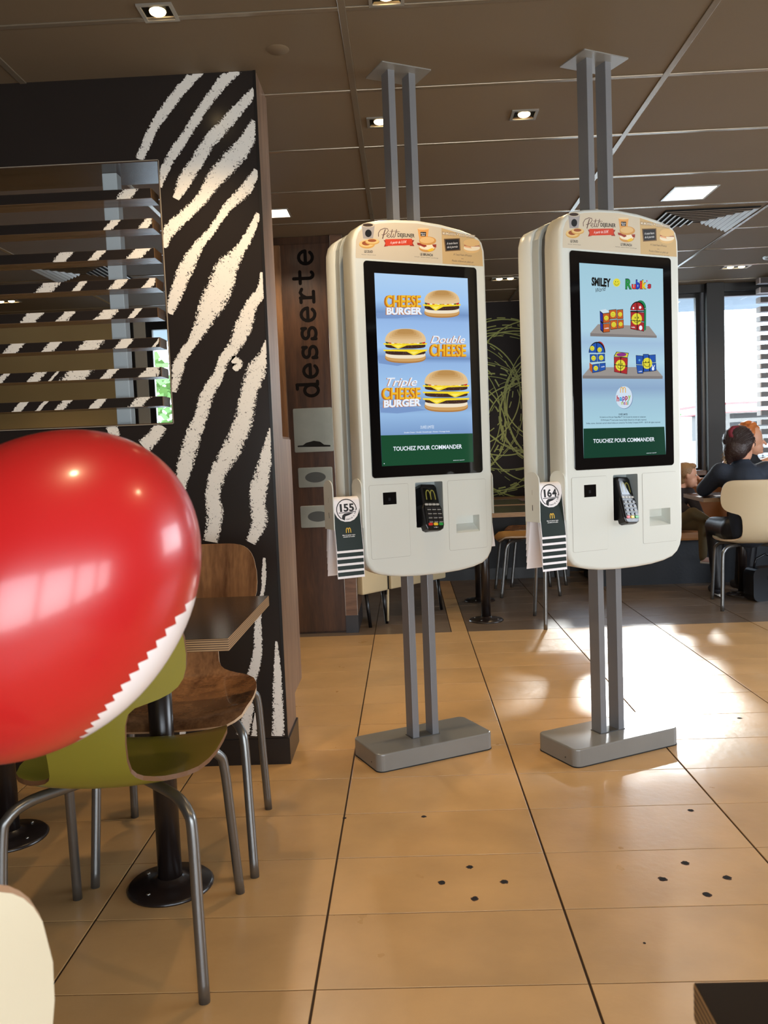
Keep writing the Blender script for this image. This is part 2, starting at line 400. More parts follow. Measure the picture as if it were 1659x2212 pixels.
# ================================================================ FLOOR
CEIL = 2.56
def tile_mat(name, c, var, rough, seed=0.0, mottled=.13):
    m = bpy.data.materials.new(name); m.use_nodes = True; nt = m.node_tree; b = nt.nodes['Principled BSDF']; Lk = nt.links.new; N = nt.nodes.new
    t = N('ShaderNodeTexCoord'); oi = N('ShaderNodeObjectInfo')
    add = N('ShaderNodeVectorMath'); add.operation = 'ADD'; cm = N('ShaderNodeCombineXYZ')
    mu = N('ShaderNodeMath'); mu.operation = 'MULTIPLY'; mu.inputs[1].default_value = 60; Lk(oi.outputs['Random'], mu.inputs[0]); Lk(mu.outputs[0], cm.inputs[0]); Lk(mu.outputs[0], cm.inputs[2])
    Lk(t.outputs['Object'], add.inputs[0]); Lk(cm.outputs[0], add.inputs[1])
    n = N('ShaderNodeTexNoise'); n.inputs['Scale'].default_value = 5; n.inputs['Detail'].default_value = 6; Lk(add.outputs[0], n.inputs['Vector'])
    sm = N('ShaderNodeMath'); sm.operation = 'MULTIPLY_ADD'; sm.inputs[1].default_value = .25; Lk(oi.outputs['Random'], sm.inputs[0]); Lk(n.outputs['Fac'], sm.inputs[2])
    r = N('ShaderNodeValToRGB'); e = r.color_ramp.elements; cc = srgb(*c)
    e[0].position = .35; e[0].color = tuple(v * (1 - mottled) for v in cc[:3]) + (1,); e[1].position = .85; e[1].color = tuple(v * (1 + mottled) for v in cc[:3]) + (1,)
    Lk(sm.outputs[0], r.inputs[0]); Lk(r.outputs[0], b.inputs['Base Color'])
    n2 = N('ShaderNodeTexNoise'); n2.inputs['Scale'].default_value = 9; n2.inputs['Detail'].default_value = 5; Lk(add.outputs[0], n2.inputs['Vector'])
    rr = N('ShaderNodeMapRange'); rr.inputs[3].default_value = rough - .07; rr.inputs[4].default_value = rough + .09; Lk(n2.outputs['Fac'], rr.inputs[0]); Lk(rr.outputs[0], b.inputs['Roughness'])
    n3 = N('ShaderNodeTexNoise'); n3.inputs['Scale'].default_value = 38; n3.inputs['Detail'].default_value = 3; Lk(add.outputs[0], n3.inputs['Vector'])
    bp = N('ShaderNodeBump'); bp.inputs['Strength'].default_value = .06; bp.inputs['Distance'].default_value = .01; Lk(n3.outputs['Fac'], bp.inputs['Height']); Lk(bp.outputs[0], b.inputs['Normal'])
    b.inputs['Specular IOR Level'].default_value = .5
    MATS[name] = m; return m
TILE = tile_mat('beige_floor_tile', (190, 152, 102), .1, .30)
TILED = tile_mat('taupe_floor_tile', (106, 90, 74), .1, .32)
GROUT = mat('dark_grout', (62, 46, 34), rough=.9)
floor = G().box(-5.6, 5.6, -2.7, 8.6, -.05, -.004, GROUT).build('floor'); floor['kind'] = 'structure'
def tile_src(w, d, m):
    return G().box(-w / 2, w / 2, -d / 2, d / 2, -.004, 0, m, bev=.0012)
X0, Y0, TW, TD = -.2435, 1.765, .5995, .2995
TY = Y0 + 12 * TD                                  # where the beige tiles end
far = []                                          # tiles the photograph does not show one by one
ntile = 0; srcs = {}
def put_tile(x0, x1, y0, y1, m):
    global ntile
    cx, cy = (x0 + x1) / 2, (y0 + y1) / 2
    seen = cy > 1.35 and cy < 7.6 and (x0 < .47 * cy + .15) and (x1 > -.50 * cy - .15) and not (cx < -.75 and cy > 3.3) and not (cx < -.35 and cy > 5.6)
    gx, gy = .0028, .0016
    if not seen or ntile >= 298:
        far.append((x0 + gx, x1 - gx, y0 + gy, y1 - gy, m)); return
    k = (round(x1 - x0, 3), m.name)
    if k not in srcs:
        o = tile_src(x1 - x0 - 2 * gx, y1 - y0 - 2 * gy, m).build('floor_tile', floor); srcs[k] = o; o.location = (cx, cy, 0)
    else: inst('floor_tile', srcs[k], floor, (cx, cy, 0))
    ntile += 1
for j in range(-15, 23):
    y0 = Y0 + (j - 0) * TD; y1 = y0 + TD
    for i in range(-9, 10):
        x0 = X0 + i * TW; x1 = x0 + TW
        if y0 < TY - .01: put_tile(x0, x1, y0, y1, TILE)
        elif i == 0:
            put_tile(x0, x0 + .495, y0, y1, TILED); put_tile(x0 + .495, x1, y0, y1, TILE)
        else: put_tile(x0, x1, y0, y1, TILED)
fg = G()
for x0, x1, y0, y1, m in far: fg.box(x0, x1, y0, y1, -.004, 0, m)
o = fg.build('outlying_floor_tiles', floor, clean=False); o['kind'] = 'stuff'
HOLE = mat('drill_hole_black', (16, 10, 8), rough=.9); CHIP = mat('chipped_tile_rim', (70, 48, 34), rough=.9)
def hole(x, y, r=.011):
    g = G(); n = 14; rnd = random.Random(int(x * 1000 + y * 77))
    for rr, z, m in ((r * 1.25, .0003, CHIP), (r * .95, .0006, HOLE)):
        pts = [(x + rr * math.cos(2 * PI * k / n) * rnd.uniform(.75, 1.15), y + rr * math.sin(2 * PI * k / n) * rnd.uniform(.75, 1.15), z) for k in range(n)]
        g.add(pts, [tuple(range(n))], m)
    g.build('drill_hole', floor, clean=False)
HOLES = [(0.136, 2.292, 0.011), (0.054, 2.211, 0.012), (0.222, 2.206, 0.012), (0.136, 2.124, 0.012), (0.014, 2.627, 0.009), (-0.241, 2.633, 0.007), (0.732, 2.283, 0.013), (0.645, 2.199, 0.013), (0.815, 2.198, 0.013), (0.733, 2.115, 0.013), (0.859, 2.618, 0.011), (1.356, 3.496, 0.011), (0.515, 1.91, 0.004)]
for hx, hy, hr in HOLES: hole(hx, hy, hr * .78)

# ================================================================ CEILING
CP = mat('brown_ceiling_panel', (112, 96, 74), rough=.75, vary=(2.5, .05), bump=(220, .04))
BAR = mat('ceiling_bar_bronze', (150, 136, 116), rough=.22, metal=.45, spec=.6)
ceiling = G().box(-5.6, 5.6, -2.7, 8.6, CEIL + .03, CEIL + .1, mat('ceiling_void', (40, 32, 26), rough=.9)).build('ceiling'); ceiling['kind'] = 'structure'
GX = [-.147 + 1.19 * k for k in range(-4, 5)]; GY = [3.345 + .605 * k for k in range(-10, 9)]
psrc = None
for i in range(len(GX) - 1):
    for j in range(len(GY) - 1):
        cx, cy = (GX[i] + GX[i + 1]) / 2, (GY[j] + GY[j + 1]) / 2
        g = G
        if psrc is None:
            psrc = G().box(-.583, .583, -.2905, .2905, 0, .012, CP, bev=.002).build('ceiling_panel', ceiling); psrc.location = (cx, cy, CEIL)
        else: inst('ceiling_panel', psrc, ceiling, (cx, cy, CEIL))
for k, x in enumerate(GX):
    G().box(x - .0125, x + .0125, -2.6, 8.2, CEIL - .004, CEIL + .012, BAR, bev=.002).build('ceiling_bar', ceiling)
for y in GY:
    G().box(GX[0], GX[-1], y - .011, y + .011, CEIL - .0035, CEIL + .012, BAR, bev=.002).build('ceiling_bar', ceiling)

# ---- recessed lights
FR = mat('light_frame_silver', (190, 186, 176), rough=.3, metal=.7)
LAMP = mat('lamp_face', (255, 240, 210), emit=(255, 222, 165), es=9)
PAN = mat('led_panel_face', (255, 250, 240), emit=(255, 238, 215), es=3.2)
CANI = mat('lamp_can_dark', (30, 24, 20), rough=.35)
CANR = mat('lamp_can_reflector', (210, 190, 160), rough=.15, metal=1)
def frame(g, w, d, t, z0, z1, m, cx=0, cy=0):
    g.box(cx - w / 2, cx + w / 2, cy - d / 2, cy - d / 2 + t, z0, z1, m); g.box(cx - w / 2, cx + w / 2, cy + d / 2 - t, cy + d / 2, z0, z1, m)
    g.box(cx - w / 2, cx - w / 2 + t, cy - d / 2 + t, cy + d / 2 - t, z0, z1, m); g.box(cx + w / 2 - t, cx + w / 2, cy - d / 2 + t, cy + d / 2 - t, z0, z1, m)
def downlight(x, y, label, n=1, w=.11, d=.105, power=1.0, rot=0):
    t = thing('recessed_downlight', label, 'light', (x, y, CEIL), rot, 'recessed downlights in the ceiling')
    g = G(); frame(g, w * n, d, .011, -.006, .0, FR); g.build('trim_frame', t)
    g = G(); g.box(-w * n / 2 + .011, w * n / 2 - .011, -d / 2 + .011, d / 2 - .011, .0, .004, CANI)
    # sloped reflector lip on the far side
    g.add([(-w * n / 2 + .011, d / 2 - .011, -.003), (w * n / 2 - .011, d / 2 - .011, -.003), (w * n / 2 - .016, d / 2 - .022, -.0005), (-w * n / 2 + .016, d / 2 - .022, -.0005)], [(0, 1, 2, 3)], CANR)
    g.build('lamp_housing', t)
    for k in range(n):
        xx = (k - (n - 1) / 2) * (w * .82)
        g = G(); g.ell((xx, -.005, -.002), (.026, .026, .012), LAMP, 16, 8); g.build('lamp', t)
        if power > 0: light('spot', (x + xx, y, CEIL - .02), SPOT_W * power / n, size=115)
    return t
# panels are cut by the housings: the frames sit just under the panel face
downlight(-.715, 2.70, 'lit square downlight nearest the striped partition, over the red balloon', power=1.3)
downlight(-.006, 2.68, 'lit square downlight at the top edge, left of the first kiosk post')
downlight(-.055, 3.66, 'small square downlight half hidden behind the left kiosk posts', power=1.4)
downlight(.55, 3.66, 'square silver downlight between the two pairs of kiosk posts', power=1.4)
downlight(.873, 7.10, 'twin downlight far back between the two kiosks, over the scribble wall', n=2)
downlight(2.74, 7.05, 'twin downlight in a pale frame above the right windows', n=2)
downlight(-3.30, 7.10, 'twin downlight seen through the top slats of the partition', n=2)
# added fill spots without fixtures, outside the frame, to brighten floor and kiosks
for x, y in ((-.1, .5), (1.3, 1.0), (2.3, 2.9), (-2.4, 3.9)):
    light('spot', (x, y, CEIL - .02), SPOT_W, size=120)
t = thing('led_panel_light', 'bright square led panel set in the ceiling beside the partition edge', 'light', (-.675, 4.92, CEIL))
g = G(); frame(g, .13, .17, .008, -.004, 0, FR); g.build('trim_frame', t); G().box(-.057, .057, -.077, .077, -.003, 0, PAN).build('diffuser', t)
light('spot', (-.675, 4.92, CEIL - .03), SPOT_W * 1.2, (1, .85, .65), 140)
t = thing('led_panel_light', 'bright white led panel in front of the square air vent', 'light', (1.655, 4.91, CEIL))
g = G(); frame(g, .25, .26, .012, -.005, 0, FR); g.build('trim_frame', t); G().box(-.113, .113, -.118, .118, -.004, 0, PAN).build('diffuser', t)
light('spot', (1.655, 4.91, CEIL - .03), SPOT_W * 1.2, (1, .9, .75), 140)
VENT = mat('vent_bronze', (150, 140, 128), rough=.3, metal=.6); VOID = mat('vent_black', (8, 7, 7), rough=.9)
def vent(x, y, label):
    t = thing('ceiling_air_vent', label, 'vent', (x, y, CEIL))
    G().box(-.285, .285, -.285, .285, -.006, -.002, VOID).build('vent_cavity', t)
    for k in range(7):
        s = .565 - k * .078; g = G(); a, b = s / 2, s / 2 - .007; c = s / 2 - .024
        for q in range(4):
            Mr = Matrix.Rotation(q * PI / 2, 4, 'Z')
            vs = [Mr @ Vector(v) for v in ((-a, -a, -.014), (a, -a, -.014), (b, -b, -.016), (-b, -b, -.016), (-c, -c, -.0062), (c, -c, -.0062), (-a, -a, -.012), (a, -a, -.012))]
            g.add(vs, [(0, 1, 2, 3), (3, 2, 5, 4), (0, 6, 7, 1)], VENT)
        g.build('vane', t)
vent(1.91, 5.53, 'large square bronze air vent in the ceiling behind the right kiosk')
vent(-2.30, 6.18, 'square air vent seen through the slats of the striped partition')
t = thing('ceiling_speaker', 'round white ceiling speaker above the right windows', 'speaker', (2.93, 6.72, CEIL))
G().lathe([(.0, -.004), (.07, -.004), (.075, -.008), (.10, -.008), (.105, 0)], FR, 32).build('speaker_rim', t)
G().lathe([(0, -.006), (.068, -.006)], mat('speaker_mesh', (70, 64, 58), rough=.8), 32).build('speaker_grille', t)
t = thing('smoke_detector', 'faint round brown cover disc on the ceiling right of the partition top', 'cover', (-.385, 2.985, CEIL))
G().lathe([(0, -.002), (.036, -.002), (.039, 0)], mat('cap_brown', (114, 98, 76), rough=.75), 28).build('disc', t)

# ================================================================ ROOM SHELL
FRAME = mat('window_frame_black', (26, 24, 24), rough=.4)
COLD = mat('dark_column_paint', (25, 22, 21), rough=.5)
TAN = mat('tan_wall_paint', (188, 160, 106), rough=.6, vary=(1.5, .08))
BROWNW = mat('brown_wall_paint', (96, 80, 64), rough=.7)
GLASS = bpy.data.materials.new('window_glass'); GLASS.use_nodes = True
nt = GLASS.node_tree; nt.nodes.remove(nt.nodes['Principled BSDF'])
tr = nt.nodes.new('ShaderNodeBsdfTransparent'); gl = nt.nodes.new('ShaderNodeBsdfGlossy'); gl.inputs['Roughness'].default_value = .02
fr = nt.nodes.new('ShaderNodeFresnel'); fr.inputs[0].default_value = 1.45; mx = nt.nodes.new('ShaderNodeMixShader')
nt.links.new(fr.outputs[0], mx.inputs[0]); nt.links.new(tr.outputs[0], mx.inputs[1]); nt.links.new(gl.outputs[0], mx.inputs[2]); nt.links.new(mx.outputs[0], nt.nodes['Material Output'].inputs[0])
tr.inputs[0].default_value = (.93, .95, .95, 1)
def S(o): o['kind'] = 'structure'; return o
# far wall with the windows (Y 7.8)
SILLZ, HEADZ, WY = .89, 2.49, 7.80
S(G().box(1.45, 5.5, WY, WY + .25, 0, SILLZ - .04, COLD).build('wall_far'))
S(G().box(1.45, 5.5, WY - .04, WY + .25, HEADZ, CEIL, COLD).build('trim_1'))
S(G().box(-1.0, 1.45, 8.2, 8.3, 0, CEIL, mat('scribble_wall_dark', (38, 32, 31), rough=.6, spec=.2, vary=(2, .1))).build('wall_scribble'))
S(G().box(1.38, 1.45, WY, 8.3, 0, CEIL, COLD).build('wall_return'))
S(G().box(2.735, 2.89, WY - .10, WY + .12, 0, CEIL, COLD, bev=.004).build('trim_2'))
S(G().box(4.3, 5.5, WY, WY + .25, 0, CEIL, COLD).build('wall_far_right'))
S(G().box(1.45, 2.73, WY - .07, WY + .02, SILLZ - .045, SILLZ, WALNUT_X, bev=.004).build('trim_3'))
S(G().box(2.89, 4.3, WY - .07, WY + .02, SILLZ - .045, SILLZ, WALNUT_X, bev=.004).build('trim_4'))
def window(name, x0, x1, z0, z1, y, mull=(), fr=.035):
    w = G(); w.box(x0, x0 + fr, y, y + .05, z0, z1, FRAME); w.box(x1 - fr, x1, y, y + .05, z0, z1, FRAME)
    w.box(x0 + fr, x1 - fr, y, y + .05, z0, z0 + fr * .6, FRAME); w.box(x0 + fr, x1 - fr, y, y + .05, z1 - fr, z1, FRAME)
    for m in mull: w.box(m - fr / 2, m + fr / 2, y, y + .05, z0 + fr * .6, z1 - fr, FRAME)
    o = S(w.build(name))
    xs = [x0 + fr] + [q for m in mull for q in (m - fr / 2, m + fr / 2)] + [x1 - fr]
    for a, b in zip(xs[0::2], xs[1::2]):
        G().box(a, b, y + .02, y + .026, z0 + fr * .6, z1 - fr, GLASS).build('pane', o)
    return o
window('window_1', 1.45, 2.715, SILLZ, HEADZ, WY + .03, (2.05,))
S(G().box(2.715, 2.737, WY - .02, WY + .03, SILLZ, HEADZ, mat('grey_jamb', (120, 126, 134), rough=.4)).build('trim_5'))
window('window_2', 2.89, 4.3, SILLZ, HEADZ, WY + .03, (3.60,))
# left part of the far wall, seen through the partition opening
S(G().box(-5.5, -2.62, 8.2, 8.3, 0, CEIL, TAN).build('wall_tan'))
S(G().box(-2.62, -2.58, 8.16, 8.3, 0, CEIL, FRAME).build('trim_6'))
S(G().box(-2.58, -2.47, 8.18, 8.3, 0, CEIL, mat('cream_jamb', (190, 180, 160), rough=.6)).build('trim_7'))
window('window_3', -2.47, -1.0, .05, 2.5, 8.2, (-1.7,), fr=.06)
S(G().box(-2.47, -1.0, 8.2, 8.3, 2.5, CEIL, FRAME).build('trim_8'))
# side and back walls (behind and beside the camera) with their windows
S(G().box(-5.6, -5.5, -2.6, 8.3, 0, CEIL, BROWNW).build('wall_left'))
wr = G(); wr.box(5.0, 5.1, -2.6, 2.1, 0, CEIL, BROWNW); wr.box(5.0, 5.1, 4.9, 8.3, 0, CEIL, BROWNW); wr.box(5.0, 5.1, 2.1, 4.9, 0, .8, BROWNW); wr.box(5.0, 5.1, 2.1, 4.9, 2.3, CEIL, BROWNW)
S(wr.build('wall_right'))
wb = G(); wb.box(-5.6, -.7, -1.8, -1.7, 0, CEIL, BROWNW); wb.box(3.7, 5.1, -1.8, -1.7, 0, CEIL, BROWNW); wb.box(-.7, 3.7, -1.8, -1.7, 0, .35, BROWNW); wb.box(-.7, 3.7, -1.8, -1.7, 1.60, CEIL, BROWNW)
for x in (.3, 1.4, 2.5): wb.box(x, x + .12, -1.8, -1.7, .35, 1.60, BROWNW)
S(wb.build('wall_back'))

# chalk circles on the far dark wall
OLV = mat('olive_chalk_print', (150, 156, 78), rough=.5)
wallS = bpy.data.objects['wall_scribble']
rnd = random.Random(5)
A = Art(lambda x, y: (x, y), lambda u, v, e: (u, 8.1995 - e, v), .0002)
CIR = [(.55, 1.55, .58), (.72, 1.35, .66), (1.45, 1.45, .52), (1.55, 1.55, .60), (1.35, 1.62, .42), (.9, 1.5, .75), (1.1, 1.42, .82), (1.0, 1.62, .70), (.6, 1.72, .50), (1.25, 1.75, .62), (.5, 1.35, .45), (1.3, 1.3, .50), (1.7, 1.6, .75), (.35, 1.5, .62), (.8, 1.3, .55), (1.15, 1.25, .58), (.95, 1.75, .62)]
for cx, cz, r in CIR:
    for q in range(2):
        dx, dz, dr = rnd.uniform(-.03, .03), rnd.uniform(-.03, .03), rnd.uniform(-.02, .02); w = rnd.choice((.006, .008, .011, .016))
        if q == 0: A.ring(cx + dx, cz + dz, r + dr, (r + dr) * rnd.uniform(.95, 1.05), w, OLV, n=64)
        else:
            k = 30
            for s_ in range(k):
                a = 2 * PI * s_ / k; A.ring(cx + dx, cz + dz, r + dr, r + dr, w * .8, OLV, a, a + 2 * PI / k * .6, 3)
A.build('chalk_circle_print', wallS)

# ================================================================ STRIPED PARTITION
part = struct('wall_partition')
PX, PY, PB = -.4935, 3.13, 3.375
g = G(); OZ0, OZ1, OX = 1.306, 2.265, -.857
g.box(OX, PX, PY, PB, .10, CEIL, WALLD); g.box(-3.4, OX, PY, PB, .10, OZ0, WALLD); g.box(-3.4, OX, PY, PB, OZ1, CEIL, WALLD); g.box(-3.4, -2.6, PY, PB, OZ0, OZ1, WALLD)
g.build('partition_panel', part)
G().box(PX - .001, PX + .004, PY + .004, PB, .10, CEIL, wood('end_panel_walnut', (96, 72, 56), (146, 118, 96), 'Z', 8, rough=.42, spec=1.0)).build('end_panel', part)
G().box(-3.4, PX + .012, PY - .006, PB + .002, 0, .10, mat('plinth_black', (26, 23, 23), rough=.3)).build('plinth', part)
G().box(PX - .004, PX + .005, PY - .003, PY + .004, .10, CEIL, mat('edge_strip_dark', (24, 21, 20), rough=.3)).build('edge_strip', part)
e = mat('reveal_light_edge', (150, 140, 124), rough=.4)
g = G(); g.box(OX - .003, OX, PY - .002, PY, OZ0, OZ1, e); g.box(-2.6, OX, PY - .002, PY, OZ1 - .003, OZ1, e); g.box(-2.6, OX, PY - .002, PY, OZ0, OZ0 + .003, e); g.build('opening_trim', part)
g = G(); RV = wood('reveal_walnut', (52, 38, 28), (86, 66, 50), 'X', 8, rough=.25)
g.box(-2.6, OX - .001, PY + .001, PB, OZ1 - .006, OZ1, RV); g.box(-2.6, OX - .001, PY + .001, PB, OZ0, OZ0 + .006, RV); g.box(OX - .006, OX, PY + .001, PB, OZ0, OZ1, RV); g.build('opening_reveal', part)
STRIPES = [[(-0.689, 2.574, 0.034), (-0.755, 2.512, 0.036), (-0.818, 2.442, 0.038), (-0.873, 2.371, 0.031), (-0.927, 2.268, 0.031)], [(-0.554, 2.575, 0.041), (-0.62, 2.513, 0.038), (-0.674, 2.451, 0.034), (-0.71, 2.404, 0.034), (-0.756, 2.341, 0.034), (-0.811, 2.27, 0.034), (-0.849, 2.206, 0.031), (-0.861, 2.166, 0.021)], [(-0.491, 2.491, 0.028), (-0.548, 2.437, 0.038), (-0.61, 2.375, 0.045), (-0.673, 2.313, 0.045), (-0.719, 2.249, 0.045), (-0.765, 2.186, 0.048), (-0.802, 2.122, 0.024)], [(-0.495, 2.382, 0.034), (-0.538, 2.306, 0.055), (-0.591, 2.251, 0.065), (-0.654, 2.189, 0.058), (-0.709, 2.117, 0.041), (-0.772, 2.062, 0.041), (-0.844, 1.999, 0.045), (-0.86, 1.95, 0.028)], [(-0.499, 2.209, 0.024), (-0.546, 2.142, 0.041), (-0.618, 2.08, 0.031), (-0.673, 2.008, 0.028), (-0.727, 1.952, 0.034), (-0.774, 1.879, 0.052), (-0.818, 1.789, 0.045), (-0.85, 1.71, 0.028)], [(-0.502, 2.056, 0.017), (-0.539, 1.985, 0.031), (-0.576, 1.929, 0.038), (-0.625, 1.873, 0.072), (-0.666, 1.784, 0.089), (-0.71, 1.706, 0.072), (-0.763, 1.613, 0.038), (-0.811, 1.551, 0.038), (-0.843, 1.476, 0.045), (-0.857, 1.425, 0.031)], [(-0.499, 1.845, 0.014), (-0.507, 1.775, 0.034), (-0.542, 1.735, 0.041), (-0.577, 1.654, 0.058), (-0.613, 1.587, 0.048), (-0.657, 1.533, 0.038), (-0.683, 1.476, 0.038), (-0.726, 1.408, 0.048), (-0.754, 1.332, 0.048), (-0.792, 1.245, 0.055), (-0.821, 1.16, 0.055), (-0.85, 1.064, 0.041)], [(-0.629, 1.537, 0.024), (-0.606, 1.517, 0.034), (-0.621, 1.494, 0.017)], [(-0.492, 1.598, 0.017), (-0.509, 1.537, 0.045), (-0.543, 1.482, 0.065), (-0.571, 1.407, 0.058), (-0.596, 1.314, 0.065), (-0.638, 1.216, 0.065), (-0.698, 1.124, 0.058), (-0.726, 1.037, 0.052), (-0.723, 0.963, 0.058), (-0.744, 0.861, 0.048)], [(-0.491, 1.275, 0.021), (-0.517, 1.173, 0.045), (-0.55, 1.066, 0.058), (-0.559, 0.994, 0.055), (-0.555, 0.928, 0.055), (-0.594, 0.852, 0.034)], [(-0.545, 0.793, 0.01), (-0.549, 0.732, 0.017), (-0.556, 0.67, 0.014), (-0.573, 0.609, 0.017), (-0.583, 0.521, 0.028), (-0.587, 0.44, 0.031), (-0.613, 0.342, 0.041), (-0.637, 0.291, 0.045), (-0.636, 0.2, 0.038), (-0.664, 0.112, 0.041)], [(-0.515, 0.474, 0.01), (-0.516, 0.377, 0.024), (-0.517, 0.287, 0.038), (-0.518, 0.196, 0.046), (-0.522, 0.108, 0.048)], [(-0.886, 0.159, 0.024), (-0.893, 0.119, 0.021)], [(-0.769, 0.17, 0.021), (-0.779, 0.116, 0.024)], [(-0.608, 0.201, 0.014), (-0.618, 0.111, 0.021)], [(-1.091, 1.31, 0.041), (-1.08, 1.265, 0.034)], [(-0.902, 1.302, 0.041), (-0.936, 1.259, 0.048), (-0.976, 1.226, 0.052)]]
SLATSTR = [[(-0.982, 0.05)], [(-1.044, 0.03), (-0.914, 0.033)], [(-1.233, 0.043), (-1.106, 0.032), (-0.954, 0.048)], [(-1.296, 0.056), (-1.176, 0.025), (-1.035, 0.039), (-0.912, 0.033)], [(-1.366, 0.052), (-1.236, 0.037), (-1.083, 0.052), (-0.979, 0.021)], [(-1.44, 0.044), (-1.298, 0.039), (-1.149, 0.066), (-1.026, 0.04), (-0.9, 0.012)], [(-1.49, 0.025), (-1.36, 0.039), (-1.296, 0.01), (-1.209, 0.081), (-1.087, 0.033), (-0.929, 0.059)], [(-1.43, 0.03), (-1.348, 0.017), (-1.268, 0.033), (-1.138, 0.032), (-0.981, 0.047)]]
for st in STRIPES:
    g = stripes('chalk_stripe', [st], PY - .0008, part)
    v2 = []
    for x, y, z in g.v:
        x = min(x, PX - .004); z = min(max(z, .101), CEIL - .001)
        if OZ0 < z < OZ1 and x < OX: x = OX + .0002 if z < OZ1 - .03 and z > OZ0 + .03 else x
        if x < OX and z >= OZ1 - .03 and z < OZ1: z = OZ1
        if x < OX and z <= OZ0 + .03 and z > OZ0: z = OZ0
        v2.append((x, y, z))
    g.v = v2; g.build('chalk_stripe', part, clean=False)
SLZ = [2.166, 2.058, 1.951, 1.8435, 1.736, 1.627, 1.5185, 1.4105]
SLAT_U = wood('slat_walnut', (98, 74, 54), (142, 112, 84), 'X', 8, rough=.25)
SLAT_E = wood('slat_end_walnut', (90, 66, 42), (132, 100, 66), 'X', 8, rough=.35)
for i, z in enumerate(SLZ):
    g = G()
    g.box(-2.58, -.894, PY + .002, PY + .094, z - .036, z, SLAT_U)
    g.box(-2.58, -.8945, PY, PY + .002, z - .0352, z - .0008, WALLD)
    g.box(-.894, -.892, PY, PY + .095, z - .036, z, SLAT_E)
    sl = g.build('slat', part)
    for x, w in SLATSTR[i]:
        gs = G(); gs.uv = []; vs = []
        for q in range(5):
            zz = z - .0008 - .0344 * q / 4; xx = x + .017 * (1 - q / 2)
            for e_ in (-1, 0, 1): vs.append((min(xx + e_ * w * .72, -.895), PY - .0008, zz)); gs.uv.append((e_, q / 4))
        gs.add(vs, [(q * 3 + e_, q * 3 + 3 + e_, q * 3 + 4 + e_, q * 3 + 1 + e_) for q in range(4) for e_ in (0, 1)], CHALK)
        gs.build('chalk_stripe', sl, clean=False)
G().box(-1.103, -1.047, PY + .098, PY + .150, OZ0 + .006, OZ1 - .006, mat('pale_grey_post', (186, 196, 200), rough=.35), bev=.003).build('support_post', part)
G().box(-1.98, -1.924, PY + .098, PY + .150, OZ0 + .006, OZ1 - .006, MATS['pale_grey_post'], bev=.003).build('support_post', part)
# hung wooden side unit behind the partition end
t = thing('wall_hung_cabinet', 'walnut wall hung unit fixed behind the end of the striped partition', 'cabinet', (-.69, 3.50, 0))
G().box(-.2, .195, -.12, .12, .19, 1.25, WALNUT, bev=.003).build('body', t)
G().box(.195, .199, -.115, .115, .2, 1.24, MATS['end_panel_walnut']).build('side_panel', t)

# ================================================================ KIOSKS
TH = math.radians(26.5)
OUT = [(-.270, .86), (-.2685, .80), (-.259, .768), (-.240, .744), (-.214, .731), (-.175, .722), (-.121, .714), (-.051, .710), (.046, .710), (.121, .714), (.179, .722), (.222, .734), (.247, .752), (.262, .776), (.2705, .81), (.272, .86),
       (.273, 1.25), (.273, 1.60), (.2725, 1.86), (.271, 1.905), (.262, 1.936), (.246, 1.953), (.222, 1.964), (.171, 1.977), (.083, 1.991), (-.009, 1.997), (-.1, 1.993), (-.16, 1.986), (-.206, 1.976), (-.234, 1.963), (-.254, 1.942), (-.266, 1.91), (-.270, 1.86), (-.270, 1.60), (-.270, 1.25)]
def plate(g, outer, holes, y0, y1, m, side=True):
    """flat face at y1 with holes, side walls back to y0"""
    bm = bmesh.new(); loops = []
    for P in [outer] + holes:
        vs = [bm.verts.new((p[0], y1, p[1])) for p in P]; loops.append(vs)
        for i in range(len(vs)): bm.edges.new((vs[i], vs[(i + 1) % len(vs)]))
    bmesh.ops.triangle_fill(bm, use_beauty=True, use_dissolve=False, edges=bm.edges[:])
    bm.verts.index_update(); g.add([tuple(v.co) for v in bm.verts], [tuple(v.index for v in f.verts) for f in bm.faces], m); bm.free()
    if side:
        for P in [outer] + holes:
            n = len(P); g.add([(p[0], y1, p[1]) for p in P] + [(p[0], y0, p[1]) for p in P], [(i, (i + 1) % n, n + (i + 1) % n, n + i) for i in range(n)], m)
    return g
RECESS = rrect(-.0585, .0555, .889, 1.0545, .004, 2); SLOT = [(.108, .857), (.209, .857), (.209, .920), (.108, .920)]
